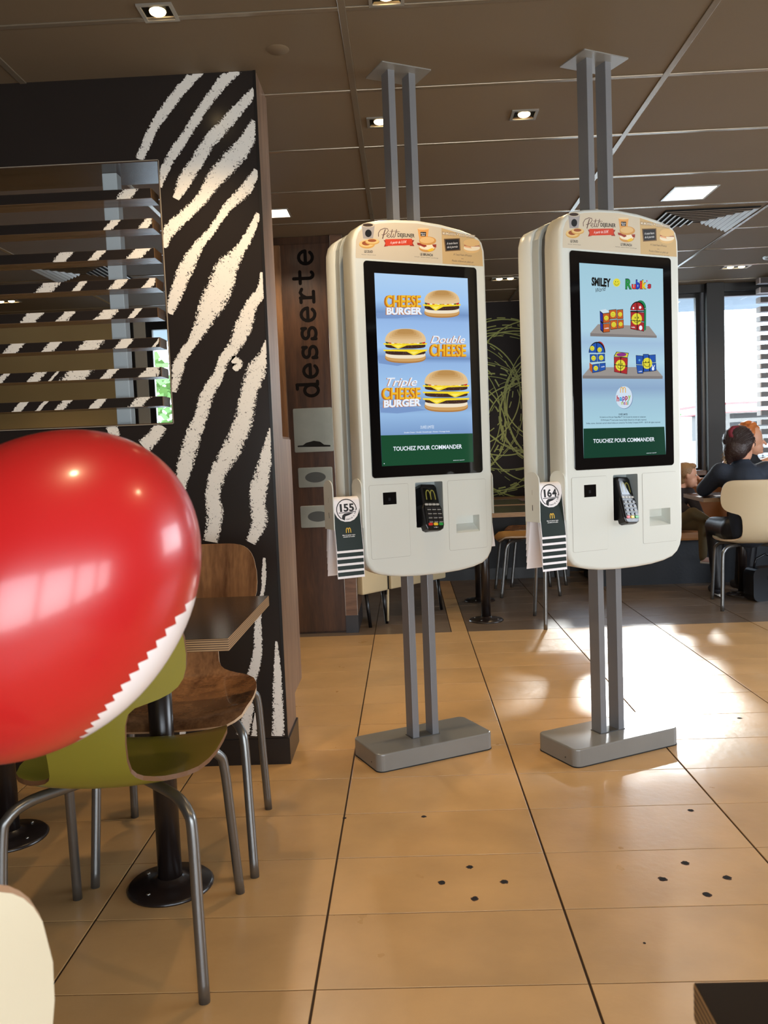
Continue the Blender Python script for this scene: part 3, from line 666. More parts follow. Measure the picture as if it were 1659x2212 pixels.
def housing(front=True):
    g = G(); yf = -.10; b = .012; seg = 4
    loops = [(-.014, 0)] + [(yf + b * (1 - math.sin(k / seg * PI / 2)), b * (1 - math.cos(k / seg * PI / 2))) for k in range(seg + 1)]
    n = len(OUT); vs = []
    for a, ins in loops: vs += [(p[0], a, p[1]) for p in (inset(OUT, ins) if ins else OUT)]
    fs = [(L * n + i, L * n + (i + 1) % n, (L + 1) * n + (i + 1) % n, (L + 1) * n + i) for L in range(len(loops) - 1) for i in range(n)]
    g.add(vs, fs, WHITE, True)
    g.add([(p[0], -.014, p[1]) for p in OUT], [tuple(range(n))], WHITE)
    rim = inset(OUT, b)
    plate(g, rim, [RECESS, SLOT] if front else [], yf, yf, WHITE, side=False)
    if front:
        r = G(); m = len(RECESS); v = [(p[0], yf, p[1]) for p in RECESS] + [(p[0], yf + .062, p[1]) for p in RECESS]
        g.add(v, [(i, (i + 1) % m, m + (i + 1) % m, m + i) for i in range(m)] + [tuple(range(m, 2 * m))], LIP)
        x0, z0, x1, z1 = .108, .857, .209, .920
        g.add([(x0, yf, z0), (x1, yf, z0), (x1, yf, z1), (x0, yf, z1), (x0, yf + .045, z1 - .002), (x1, yf + .045, z1 - .002), (x0, yf + .045, z0 + .03), (x1, yf + .045, z0 + .03)],
              [(0, 1, 7, 6), (6, 7, 5, 4), (3, 2, 5, 4), (0, 6, 4, 3), (1, 2, 5, 7)], WHITE)
    return g
def header_art(parent):
    f = homog([(0, 0), (1659, 0), (1659, 749), (0, 749)], [(-.2825, 1.9996), (.3015, 2.047), (.2928, 1.8079), (-.2927, 1.7787)])
    CR = mat('header_cream_print', (206, 194, 172), rough=.35); TN = mat('header_tan_print', (202, 172, 124), rough=.35)
    A = Art(f, lambda u, v, e: (u, -.1004 - e, v), .00003)
    top = [p for p in inset(OUT, .0125) if p[1] > 1.848]
    top = sorted([p for p in top], key=lambda p: math.atan2(p[1] - 1.848, p[0]))     # right to left over the top
    L = [p for p in top if p[0] <= .09]; Rr = [p for p in top if p[0] >= .083]
    inv = lambda u, v: (u, v)
    B = Art(inv, lambda u, v, e: (u, -.1002 - e, v), .00006)
    B.poly([(-.2575, 1.848), (.088, 1.848)] + [(.088, 1.9765)] + L[0 if L[0][0] < .08 else 1:], CR)
    B.poly([(.088, 1.848), (.2605, 1.848)] + Rr[:-1] + [(.088, 1.9765)], TN)
    sheet = B.build('header_sticker', parent)
    cup, lid, cof, blk = mat('cup_grey', (158, 152, 150)), mat('cup_rim', (196, 184, 160)), mat('coffee_brown', (52, 34, 24)), INK
    A.poly([(165, 130), (318, 140), (298, 300), (185, 296)], cup); A.ell(242, 140, 76, 26, lid); A.ell(238, 140, 60, 18, cof); A.ell(244, 236, 38, 44, blk)
    gold, gold2, br = mat('pancake_gold', (206, 160, 84)), mat('pancake_light', (224, 190, 126)), mat('pancake_brown', (150, 76, 34))
    A.ell(228, 362, 92, 50, gold); A.ell(222, 354, 84, 40, gold2); A.ell(222, 350, 52, 26, br); A.ell(290, 332, 82, 36, gold); A.ell(292, 326, 74, 28, gold2); A.ell(286, 320, 50, 17, br)
    A.text('LE DUO', 198, 294, 458, 462, 28, blk, .03); A.text('Pancakes + Boisson chaude', 165, 330, 484, 492, 10, mat('grey_print', (90, 80, 72)), 0, .3)
    red = mat('ribbon_red', (206, 66, 40), rough=.4); red2 = mat('ribbon_red_dark', (150, 44, 26))
    sc = mat('script_brown_print', (78, 38, 34))
    A.line([(362, 275), (360, 232), (384, 196), (430, 178), (468, 184), (474, 206), (452, 238), (414, 256), (398, 252)], 7, sc); A.line([(440, 190), (424, 240), (408, 300)], 10, sc)
    A.line([(452, 268), (478, 262), (490, 246), (480, 236), (462, 250), (462, 276), (480, 286), (500, 272), (520, 210)], 6, sc); A.line([(522, 190), (504, 262), (510, 284), (528, 272)], 7, sc); A.line([(488, 214), (560, 210), (610, 218)], 4, sc)
    A.line([(536, 240), (528, 276), (540, 284), (552, 270), (570, 190)], 7, sc); A.line([(552, 228), (588, 222)], 4, sc)
    A.text('DEJEUNER', 582, 778, 276, 284, 42, blk, .02)
    A.poly([(420, 312), (462, 318), (470, 384), (424, 392), (440, 350)], red2); A.poly([(742, 312), (776, 314), (756, 348), (776, 384), (722, 382)], red2)
    A.poly([(438, 304), (748, 298), (752, 372), (444, 382)], red); A.text('A partir de 3,55€', 496, 686, 358, 348, 30, WHT, 0, .25)
    oj, ojl = mat('juice_orange', (222, 160, 88)), mat('juice_rim', (226, 200, 156))
    A.poly([(812, 180), (944, 178), (926, 320), (836, 320)], oj); A.ell(878, 182, 66, 12, ojl); A.poly([(845, 220), (912, 220), (908, 270), (850, 270)], blk); A.text('Minute', 852, 904, 242, 242, 12, WHT, .02); A.text('Maid', 860, 898, 262, 262, 12, WHT, .02)
    bun, bunl, egg, bac, chz = mat('bun_print', (204, 150, 82)), mat('bun_light_print', (220, 182, 124)), mat('egg_print', (238, 224, 196)), mat('bacon_print', (150, 52, 34)), YEL
    A.ell(924, 404, 96, 50, bun); A.ell(926, 392, 92, 34, egg); A.poly([(920, 430), (986, 404), (1000, 432), (950, 446)], chz); A.poly([(806, 344), (900, 352), (920, 386), (890, 398), (850, 380), (812, 370)], bac); A.poly([(980, 366), (1030, 362), (1028, 400), (1000, 398)], bac)
    A.ell(928, 322, 100, 50, bun); A.ell(922, 314, 84, 36, bunl)
    A.text('LE BRUNCH', 844, 988, 490, 502, 28, blk, .03); A.text('McMuffin + Boisson chaude + Jus d’orange', 776, 1052, 510, 528, 10, MATS['grey_print'], 0, .3)
    A.text('McMUFFIN™ EGG CHEESE', 1098, 1480, 250, 290, 34, mat('outline_brown', (96, 70, 48)), .045); A.text('McMUFFIN™ EGG CHEESE', 1102, 1477, 248, 287, 29, mat('pale_print', (236, 226, 206)), .01)
    A.poly([(1116, 298), (1302, 292), (1310, 434), (1134, 446)], mat('slate_frame_print', (112, 84, 52))); A.poly([(1130, 308), (1290, 303), (1297, 424), (1146, 434)], mat('slate_print', (26, 26, 28)))
    A.text('A toute heure', 1150, 1276, 366, 358, 26, WHT, 0, .25); A.text('de la journée', 1156, 1276, 408, 400, 26, WHT, 0, .25)
    A.ell(1436, 420, 92, 46, bunl); A.ell(1440, 404, 94, 34, egg); A.poly([(1350, 366), (1420, 380), (1440, 410), (1360, 396)], mat('ham_print', (226, 170, 124))); A.line([(1350, 372), (1420, 386), (1530, 384)], 8, bac); A.ell(1438, 344, 94, 44, bunl)
    gp = MATS['grey_print']
    A.text("A l’oeuf frais d’France", 1226, 1438, 488, 506, 22, gp, 0, .3); A.text('ou', 1318, 1344, 534, 536, 14, gp); A.text('Poulet d’élevé en plein air', 1210, 1462, 560, 582, 22, gp, 0, .3); A.text('Voir conditions en restaurant - offre valable', 1214, 1474, 590, 612, 8, gp)
    A.build('header_print', sheet)
def burger(A, x0, x1, y0, y1, n):
    """picture of a burger between crop coordinates, n patties"""
    W = x1 - x0; H_ = y1 - y0; cx = (x0 + x1) / 2
    b1, b2, b3, cr = glow('pic_bun_brown', (176, 124, 66)), glow('pic_bun_gold', (206, 160, 100)), glow('pic_bun_light', (226, 196, 150)), glow('pic_bun_cream', (240, 226, 200))
    pt, pt2, yl, yl2, rd, wt, gn = glow('pic_patty', (66, 44, 36)), glow('pic_patty_light', (98, 72, 60)), glow('pic_cheese', (246, 216, 48)), glow('pic_cheese_light', (252, 236, 110)), glow('pic_tomato', (196, 44, 34)), glow('pic_onion', (232, 232, 224)), glow('pic_pickle', (74, 86, 56))
    hb = H_ * (.52, .44, .38)[n - 1]; lb = H_ * (.30, .26, .22)[n - 1]
    # bottom bun
    A.ell(cx, y1 - lb * .62, W / 2, lb * .62, b1, p=.8); A.ell(cx, y1 - lb * .72, W / 2 * .99, lb * .56, b2, p=.8); A.ell(cx, y1 - lb * .92, W / 2 * .98, lb * .42, cr, p=.8)
    top = y0 + hb * .86; bot = y1 - lb * .95; step = (bot - top) / n
    for k in reversed(range(n)):
        yc = top + step * (k + .62)
        A.ell(cx, yc, W / 2 * .985, step * .46, pt, p=.7); 
        rn = random.Random(k + n * 5)
        for q in range(26):
            A.ell(cx + W * rn.uniform(-.44, .44), yc + step * rn.uniform(-.22, .30), W * .014, step * .05, pt2, n=6)
        off = (-.18, .2, -.22)[k] * W
        A.poly([(x0 - W * .04, yc - step * .38), (x1 + W * .03, yc - step * .42), (x1 + W * .02, yc - step * .18), (cx + off + W * .22, yc - step * .05), (cx + off, yc + step * .50), (cx + off - W * .17, yc - step * .08), (x0 - W * .03, yc - step * .16)], yl)
        A.poly([(cx + off - W * .10, yc - step * .05), (cx + off + W * .12, yc - step * .10), (cx + off, yc + step * .34)], yl2)
    rn = random.Random(n)
    for q in range(14):
        A.ell(x0 + W * (.06 + .88 * q / 13), top + step * .12, W * .045, step * .14 + 4, (gn, rd, wt, rd, yl2, wt)[q % 6], n=10)
    pts = []
    for k in range(25):
        a = PI * k / 24; pts.append((cx - W / 2 * math.copysign(abs(math.cos(a)) ** .8, math.cos(a)), y0 + hb * .82 - hb * .82 * math.sin(a) ** .9))
    for k in range(1, 12):
        a = PI * k / 12; pts.append((cx + W / 2 * math.cos(a), y0 + hb * .82 + hb * .16 * math.sin(a)))
    A.poly(pts, b3)
    def dome(s, sy, dy, m):
        A.poly([(cx + (x - cx) * s, (y - y0) * sy + y0 + dy) for x, y in pts], m)
    for q in range(5):
        t = q / 4; m = glow('pic_bun_%s' % 'abcde'[q], (int(226 - 40 * t), int(192 - 50 * t), int(142 - 58 * t)))
        dome(.93 - .13 * q, .82 - .12 * q, hb * .02, m)
SCR = homog([(40, 0), (1100, 58), (1160, 2150), (125, 2200)], [(-.19, 1.80), (.19, 1.80), (.19, 1.12), (-.19, 1.12)])
SCR2 = homog([(44, 34), (944, 104), (1002, 2104), (100, 2156)], [(-.19, 1.80), (.19, 1.80), (.19, 1.12), (-.19, 1.12)])
def ramp_screen(name, stops):
    m = bpy.data.materials.new(name); m.use_nodes = True; nt = m.node_tree; b = nt.nodes['Principled BSDF']
    b.inputs['Base Color'].default_value = (0, 0, 0, 1); b.inputs['Roughness'].default_value = .12; b.inputs['Specular IOR Level'].default_value = .35
    t = nt.nodes.new('ShaderNodeTexCoord'); s = nt.nodes.new('ShaderNodeSeparateXYZ'); mr = nt.nodes.new('ShaderNodeMapRange'); mr.inputs[1].default_value = 1.12; mr.inputs[2].default_value = 1.80
    r = nt.nodes.new('ShaderNodeValToRGB'); e = r.color_ramp.elements
    e[0].position = stops[0][0]; e[0].color = srgb(*stops[0][1]); e[1].position = stops[-1][0]; e[1].color = srgb(*stops[-1][1])
    for p, c in stops[1:-1]: q = e.new(p); q.color = srgb(*c)
    nt.links.new(t.outputs['Object'], s.inputs[0]); nt.links.new(s.outputs['Z'], mr.inputs[0]); nt.links.new(mr.outputs[0], r.inputs[0]); nt.links.new(r.outputs[0], b.inputs['Emission Color']); b.inputs['Emission Strength'].default_value = 1
    return m
YF = -.1032
def place_scr(u, v, e): return (u, YF - e * 1.0, v)
def screen_one(parent):
    bgm = ramp_screen('screen_blue_sheet', [(.15, (118, 150, 196)), (.27, (150, 186, 226)), (.33, (118, 150, 194)), (.40, (162, 200, 238)), (.54, (148, 182, 226)), (.565, (112, 142, 190)), (.62, (164, 200, 240)), (.76, (150, 184, 230)), (.80, (116, 148, 196)), (.86, (160, 198, 240)), (1, (176, 208, 240))])
    d = G().add([place_scr(u, v, 0) for u, v in ((-.19, 1.12), (.19, 1.12), (.19, 1.80), (-.19, 1.80))], [(0, 1, 2, 3)], bgm).build('display', parent, clean=False)
    A = Art(SCR, place_scr, .00003)
    A.poly([(112, 1850), (1150, 1825), (1160, 2150), (125, 2200)], glow('screen_green', (26, 74, 48)))
    yl, og, wt, bl = glow('letter_yellow', (240, 186, 50)), glow('letter_orange', (196, 116, 28)), glow('letter_white', (232, 240, 250)), glow('letter_shadow', (104, 132, 176))
    def cheese(x0, x1, y, h, sk):
        for k in range(5): A.text('CHEESE', x0 - 10 + k * 4, x1 - 12 + k * 4, y + 6 - k, y + sk + 6 - k, h, og if k else glow('letter_deep', (160, 90, 24)), .03)
        A.text('CHEESE', x0 + 10, x1 + 4, y, y + sk, h, yl, .015)
    def white(t, x0, x1, y, sk, h, sh=0.0, bd=.05):
        for k in range(3): A.text(t, x0 - 9 + k * 3, x1 - 9 + k * 3, y + 3, y + sk + 3, h, og, bd, sh)
        A.text(t, x0, x1, y, y + sk, h, wt, bd, sh)
    A.poly([(60, 470), (180, 440), (580, 480), (300, 520), (70, 520)], glow('screen_shadow', (122, 152, 200)))
    cheese(160, 566, 384, 130, 2); white('BURGER', 178, 582, 472, -4, 74)
    burger(A, 606, 1008, 194, 510, 1)
    A.poly([(80, 960), (240, 940), (600, 1000), (300, 1060), (90, 1030)], MATS['screen_shadow']); burger(A, 160, 624, 636, 1028, 2)
    white('Double', 680, 1072, 798, 0, 84, .35, .01); cheese(668, 1078, 942, 132, 4)
    A.poly([(105, 1530), (240, 1480), (640, 1560), (300, 1600), (112, 1590)], MATS['screen_shadow']); burger(A, 606, 1100, 1104, 1584, 3)
    white('Triple', 182, 526, 1290, -4, 96, .35, .01); cheese(126, 560, 1436, 128, -2); white('BURGER', 146, 568, 1530, -22, 76)
    A.text('DURÉE LIMITÉE', 562, 714, 1772, 1768, 32, wt, .0); A.text('Double Cheese • Double Cheeseburger, Cheese • Fromage fondu', 376, 892, 1824, 1808, 14, wt, .01)
    A.text('TOUCHEZ POUR COMMANDER', 252, 1030, 2024, 1996, 46, wt, .02); A.text('servez-vous • quoi de 9', 930, 1056, 2136, 2130, 9, wt, .02)
    A.ell(150, 2170, 6, 5, wt, n=8)
    A.build('screen_picture', d)
def smile(A, cx, cy, r, rot=0.0, wink=False):
    k, y = glow('icon_black', (24, 24, 22)), glow('icon_yellow', (222, 214, 62))
    A.ell(cx, cy, r, r * 1.12, y, n=22); A.ell(cx - r * .3, cy - r * .25, r * .08, r * .22, k, n=8)
    if wink: A.line([(cx + r * .15, cy - r * .25), (cx + r * .48, cy - r * .3)], r * .1, k)
    else: A.ell(cx + r * .3, cy - r * .25, r * .08, r * .22, k, n=8)
    A.ring(cx, cy, r * .6, r * .68, r * .09, k, .25, PI - .25, 12)
def screen_two(parent):
    bgm = ramp_screen('screen_pale_sheet', [(.15, (168, 208, 222)), (.30, (158, 194, 214)), (.36, (140, 168, 200)), (.41, (150, 180, 208)), (.5, (176, 212, 228)), (.60, (160, 190, 218)), (.66, (172, 208, 226)), (1, (160, 200, 216))])
    d = G().add([place_scr(u, v, 0) for u, v in ((-.19, 1.12), (.19, 1.12), (.19, 1.80), (-.19, 1.80))], [(0, 1, 2, 3)], bgm).build('display', parent, clean=False)
    A = Art(SCR2, place_scr, .00003)
    k = glow('icon_black', (24, 24, 22)); wt = glow('letter_white', (232, 240, 250)); yl = glow('icon_yellow', (222, 214, 62))
    A.poly([(95, 1826), (980, 1800), (1002, 2104), (100, 2156)], glow('screen_green_dark', (20, 62, 46)))
    A.text('SMILEY', 178, 384, 272, 290, 82, k, .05); A.text('World', 222, 332, 352, 330, 48, k, 0, .25); smile(A, 449, 247, 39, wink=True)
    cols = [(42, 140, 70), (226, 60, 50), (40, 70, 190), (226, 60, 50), (230, 200, 40), (210, 60, 130), (190, 40, 50)]
    x = 545
    for ch, c, w, h in zip("Rubik's", cols, (66, 42, 40, 22, 44, 12, 36), (96, 62, 86, 80, 84, 80, 62)):
        if ch != "'":
            A.text(ch, x - 3, x + w + 3, 312, 312, h + 6, glow('letter_edge_dark', (30, 40, 60)), .06); A.text(ch, x, x + w, 310, 310, h, glow('letter_c%d%d%d' % c, c), .04)
        else: A.ell(x + 5, 232, 6, 12, glow('letter_cp', c), n=8)
        x += w + 2
    sh, sh2 = glow('shelf_grey', (152, 146, 142)), glow('shelf_grey_dark', (128, 122, 120))
    A.poly([(250, 690), (802, 712), (886, 818), (166, 786)], sh); A.poly([(166, 786), (886, 816), (886, 838), (166, 820)], sh2)
    A.poly([(164, 1156), (868, 1152), (956, 1252), (84, 1248)], sh); A.poly([(84, 1246), (956, 1250), (954, 1280), (84, 1278)], sh2)
    oc, rc, bc, gc, bd = glow('cube_orange', (190, 92, 44)), glow('cube_red', (170, 44, 48)), glow('cube_blue', (38, 84, 170)), glow('cube_green', (34, 130, 84)), glow('cube_side_blue', (44, 50, 150))
    def cell(pts, m, face=True, wk=False):
        cx = sum(p[0] for p in pts) / 4; cy = sum(p[1] for p in pts) / 4
        A.poly(pts, k); A.poly([(cx + (p[0] - cx) * .90, cy + (p[1] - cy) * .90) for p in pts], m)
        if face: smile(A, cx, cy, (max(p[0] for p in pts) - min(p[0] for p in pts)) * .30, wink=wk)
    A.poly([(268, 545), (304, 574), (306, 782), (276, 752)], k); A.poly([(272, 556), (300, 582), (301, 670), (276, 650)], bd); A.poly([(276, 664), (301, 690), (302, 768), (280, 742)], bd); A.poly([(270, 540), (330, 528), (374, 560), (304, 574)], glow('cube_white', (206, 222, 232)))
    cell([(300, 574), (374, 566), (378, 674), (304, 682)], oc); cell([(304, 686), (378, 678), (378, 774), (306, 782)], oc, False); cell([(366, 538), (448, 530), (456, 632), (376, 640)], oc); cell([(378, 648), (458, 640), (462, 742), (384, 750)], oc); cell([(452, 536), (520, 530), (524, 634), (458, 640)], oc, True, True); cell([(460, 646), (526, 640), (528, 732), (466, 742)], oc)
    A.text('rubik', 320, 368, 742, 738, 14, wt, .02)
    A.ell(706, 520, 62, 84, gc, PI, 2 * PI + .01, 16); A.poly([(742, 540), (768, 520), (770, 750), (750, 764)], gc); A.ell(676, 540, 78, 92, k, PI, 2 * PI + .01, 20); A.ell(674, 542, 70, 82, rc, PI, 2 * PI + .01, 20); A.rect(598, 548, 748, 560, k)
    cell([(600, 556), (672, 560), (674, 652), (602, 642)], rc, False); cell([(674, 560), (750, 566), (750, 664), (676, 652)], rc, False); cell([(602, 652), (674, 662), (674, 756), (602, 742)], rc, False); cell([(676, 662), (750, 672), (748, 770), (676, 756)], rc, False)
    smile(A, 668, 636, 56); A.line([(668, 450), (676, 758)], 7, k); A.line([(600, 648), (750, 662)], 7, k); A.ell(632, 518, 10, 12, wt, n=5); A.ell(704, 512, 15, 18, wt, n=5); A.ell(712, 730, 18, 26, wt, n=10); A.text('rubik', 612, 652, 728, 732, 14, wt, .02)
    A.ell(266, 996, 64, 120, rc, PI, 2 * PI, 18); A.ell(240, 998, 90, 118, k, PI, 2 * PI, 18); A.ell(238, 998, 82, 106, bc, PI, 2 * PI, 18); A.line([(236, 880), (238, 1000)], 7, k); smile(A, 188, 950, 24); smile(A, 268, 966, 24, wink=True)
    cell([(162, 1014), (240, 1014), (244, 1096), (164, 1102)], bc); cell([(244, 1014), (326, 1008), (328, 1090), (248, 1096)], bc); A.poly([(158, 1104), (190, 1128), (190, 1216), (160, 1184)], oc); cell([(188, 1126), (264, 1114), (268, 1204), (190, 1218)], bc); cell([(268, 1112), (334, 1106), (336, 1182), (270, 1204)], bc, False); A.text('rubik', 286, 326, 1158, 1152, 14, wt, .02)
    A.poly([(422, 1036), (452, 986), (586, 1000), (574, 1052)], k); A.poly([(432, 1034), (456, 992), (578, 1006), (570, 1046)], yl); A.ell(506, 1018, 56, 20, glow('lips_purple', (140, 50, 130)), n=18)
    cell([(424, 1040), (498, 1044), (498, 1130), (426, 1122)], rc, False); cell([(500, 1044), (576, 1054), (574, 1140), (500, 1130)], rc, False); cell([(426, 1128), (498, 1138), (498, 1218), (428, 1206)], rc, False); cell([(500, 1138), (574, 1148), (570, 1230), (500, 1218)], rc, False)
    smile(A, 496, 1134, 54); A.line([(498, 1044), (498, 1218)], 7, k); A.line([(426, 1126), (574, 1144)], 7, k)
    cell([(662, 1024), (742, 1030), (744, 1128), (666, 1122)], bc, False); cell([(666, 1128), (744, 1134), (746, 1222), (682, 1224)], bc, False); cell([(740, 1012), (802, 1012), (806, 1100), (744, 1106)], bc, False); cell([(746, 1108), (808, 1104), (812, 1200), (750, 1206)], bc, False); cell([(804, 1022), (876, 1016), (880, 1100), (808, 1106)], bc, False); cell([(810, 1110), (882, 1106), (886, 1192), (816, 1202)], bc, False)
    smile(A, 786, 1112, 54, wink=True); A.line([(742, 1020), (748, 1206)], 6, k); A.line([(804, 1020), (814, 1200)], 6, k); A.line([(740, 1106), (812, 1102)], 6, k); A.ell(702, 1078, 12, 14, glow('star_blue', (90, 170, 220)), n=5); A.ell(850, 1170, 14, 20, wt, n=10); A.line([(846, 1160), (840, 1130)], 8, wt); A.line([(856, 1158), (866, 1132)], 8, wt); A.text('rubik', 694, 732, 1208, 1204, 14, wt, .02)
    A.ell(543, 1486, 92, 122, glow('badge_shadow', (110, 130, 168)), n=32); A.ell(539, 1482, 91, 121, glow('badge_white', (206, 222, 238)), n=32)
    arches(A, 526, 1402, 56, 60, glow('arch_yellow', (226, 170, 60)), 8)
    x = 458
    for ch, c in zip('happy', ((176, 48, 66), (46, 150, 210), (120, 60, 150), (176, 48, 90), (150, 190, 70))): A.text(ch, x, x + 28, 1524 - (x - 458) * .2, 1524 - (x - 458) * .2, 62 if ch == 'h' else 56, glow('hm%d' % c[0] + str(c[1]), c), .03); x += 31
    x = 508
    for ch, c in zip('meal', ((176, 190, 50), (150, 60, 160), (226, 120, 50), (60, 160, 90))): A.text(ch, x, x + (26 if ch == 'm' else 18 if ch != 'l' else 8), 1562, 1562, 44, glow('hn%d' % c[0] + str(c[1]), c), .02); x += 27 if ch == 'm' else 21
    dk = glow('small_print_dark', (52, 66, 82))
    A.text('DURÉE LIMITÉE', 482, 578, 1676, 1676, 18, dk, .02); A.text('Un jouet ou un livre par Happy Meal™. Voir le jouet du moment en restaurant.', 274, 780, 1706, 1700, 16, dk, .01)
    A.text('©1974 Rubik’s™ Used under licence Rubik’s Brand Ltd. All rights reserved.', 286, 786, 1740, 1732, 16, dk, .01); A.text('Smiley, names, characters and all related indicia are owned by The Smiley Company ©1971 - 2019. All rights reserved.', 126, 938, 1776, 1758, 16, dk, .01)
    A.text('TOUCHEZ POUR COMMANDER', 204, 876, 1984, 1958, 42, wt, .02); A.text('servez-vous • quoi de 9', 790, 898, 2096, 2090, 9, wt, .02)
    A.build('screen_picture', d)
GKEY, DKEY = mat('key_light_grey', (176, 176, 172)), mat('key_dark', (38, 38, 44), rough=.3)
def terminal(parent):
    t = G(); M = Matrix.Translation((.006, -.108, .872)) @ Matrix.Rotation(math.radians(-17), 4, 'X') @ Matrix.Rotation(math.radians(13), 4, 'Z') @ Matrix.Diagonal((1.12, 1, 1, 1))
    # body outline in local x (width), z (height): narrower head, wider keypad
    out = [(-.024, .0), (.022, .0), (.034, .006), (.041, .022), (.0425, .085), (.036, .10), (.034, .165), (.026, .176), (-.026, .176), (-.034, .165), (-.036, .10), (-.0425, .085), (-.041, .022), (-.035, .006)]
    t.prism(out, .030, -.018, BLACKP, 'y', bev=.006, segs=3, M=M)
    t.box(-.036, -.0345, -.024, .01, .02, .095, BLACKP, M=M); 
    b = t.build('card_terminal', parent)
    s = G(); s.box(-.027, .027, -.0188, -.017, .108, .160, mat('terminal_screen', (14, 16, 14), rough=.08), M=M)
    s = s.build('terminal_screen', b)
    A = Art(lambda x, y: (x, y), lambda u, v, e: tuple(M @ Vector((u, -.0190 - e, v))), .0001); 
    A2 = Art(lambda x, y: (x, -y), lambda u, v, e: tuple(M @ Vector((u, -.0190 - e, v))), .0001); arches(A2, .0, -.134, .038, .036, glow('terminal_arch', (150, 142, 66), .6), .0042); A2.build('arch_emblem', s)
    for r in range(4):
        for c in range(3):
            k = G(); x = -.026 + c * .0215; z = .086 - r * .0155; k.prism(rrect(x, x + .0165, z - .010, z, .003, 2), -.0175, -.0205, DKEY, 'y', bev=.0012, M=M)
            k.prism(rrect(x, x + .0165, z - .010, z - .0078, .001, 1), -.020, -.0209, GKEY, 'y', M=M); k.build('key', b)
    for c, m in enumerate((mat('key_red', (196, 44, 40), rough=.35), mat('key_yellow', (232, 190, 50), rough=.35), mat('key_green', (36, 150, 66), rough=.35))):
        k = G(); x = -.030 + c * .0225; k.prism(rrect(x, x + .0175, .018, .028, .003, 2), -.0175, -.021, m, 'y', bev=.0012, M=M); tag(k.build('key', b), ('red key', 'yellow key', 'green key')[c])
    for c in range(4):
        k = G(); x = -.031 + c * .0160; k.prism(rrect(x, x + .0135, .094, .1015, .002, 2), -.0175, -.0205, GKEY, 'y', bev=.001, M=M); k.build('key', b)
    k = G(); [k.ell(tuple(M @ Vector((x, -.0185, .011)))[:3], (r, .0005, r * 1.3), WHT, 8, 4) for x, r in ((-.007, .0014), (0, .002), (.007, .0014))]; k.build('indicator_light', b)
def holder(parent, sgn=1):
    """bracket for number cards: two upright tabs and a rod"""
    h = G(); P = rrect(-.1025, -.0165, .90, 1.08, .001, 1)
    def tab(x, w):
        pts = [(-.1025, .905), (-.0165, .905), (-.0165, 1.05)] + [(-.0595 + .043 * math.cos(a), 1.05 + .030 * math.sin(a)) for a in [PI * k / 10 for k in range(1, 10)]] + [(-.1025, 1.05)]
        g = G(); g.prism(pts, x, x + w, WHITE, 'x', bev=.001, segs=1); return g
    b = tab(-.384, .004).build('card_holder', parent)
    tab(-.2745, .004).build('inner_tab', b)
    G().cyl((-.381, -.0595, .93), (-.272, -.0595, .93), .009, WHITE).build('rod', b)
    G().box(-.3845, -.3840, -.063, -.060, .945, .965, DARKP).build('bracket_slot', b)
    G().box(-.3845, -.3840, -.063, -.0605, 1.0, 1.018, mat('slot_faint', (180, 176, 166))).build('bracket_slot', b)
    return b
def make_kiosk(name, label, loc, art):
    t = thing(name, label, 'kiosk', loc, TH, 'order kiosks')
    G().prism(rrect(-.247, .247, -.092, .147, .028, 6), .0, .068, BASE, 'z', bev=.005).build('base', t)
    G().prism(rrect(-.248, .248, -.093, .148, .028, 6), .0005, .004, mat('black_sealant', (22, 20, 18), rough=.8), 'z').build('sealant', t)
    G().ell((-.2475, -.03, .025), (.0008, .003, .003), DARKP, 8, 6).build('screw_hole', t)
    for x in (-.0425 - .0135, .0425 - .0135): G().box(x, x + .027, 0, .057, .068, CEIL, POST, bev=.002).build('post', t)
    G().box(-.06, .06, .0, .058, .0685, .071, CORE).build('foot_plate', t)
    G().prism(rrect(-.10, .10, -.045, .10, .004, 2), CEIL, CEIL - .004, mat('plate_silver', (170, 168, 162), rough=.35, metal=.5), 'z').build('ceiling_plate', t)
    hf = housing(True).build('front_housing', t)
    hb = housing(False)
    hb.v = [(-x, .055 - y, z) for x, y, z in hb.v]; hb.build('rear_housing', t)
    c = G(); o2 = inset(OUT, .0035); c.prism(o2, .0685, .028, LIP, 'y', bev=.004); c.build('rear_rim', t)
    c = G(); c.prism(inset(OUT, .018), .0285, -.0135, CORE, 'y'); c.build('core', t)
    bz = G(); bz.prism(rrect(-.2295, .2305, 1.0785, 1.8415, .013, 5), -.099, -.1025, BLACKG, 'y', bev=.0015, segs=2); b = bz.build('screen_bezel', t)
    bz = G(); bz.prism(rrect(-.2305, .2295, 1.0785, 1.8415, .013, 5), .154, .1575, BLACKG, 'y', bev=.0015, segs=2); bz.build('screen_bezel', t)
    art(t)
    header_art(t)
    for P, H_ in ((rrect(-.243, -.0875, .789, 1.0535, .006, 3), [[(-.190, .9815), (-.1365, .9815), (-.1365, 1.0255), (-.190, 1.0255)]]), (rrect(.077, .2405, .794, 1.0545, .006, 3), [SLOT])):
        g = G(); plate(g, P, H_, -.0998, -.1009, WHITE); plate(g, inset(P, -.0008), [inset(P, .0002)], -.1001, -.1001, mat('seam_grey', (150, 146, 136), rough=.8), side=False); g.build('access_panel', t)
    s = G(); s.box(-.190, -.1365, -.1006, -.0995, .9815, 1.0255, BLACKG); s = s.build('scanner_window', t)
    G().box(-.168, -.160, -.1009, -.1005, .995, 1.006, mat('scanner_dark_grey', (30, 30, 34), rough=.2)).build('scanner_lens', s)
    terminal(t)
    holder(t)
    h2 = holder(t); h2.rotation_euler = (0, 0, PI); h2.location = (0, .055, 0)
    return t
k1 = make_kiosk('order_kiosk', 'white order kiosk with burger pictures on a blue screen', (.038, 3.191, 0), screen_one)
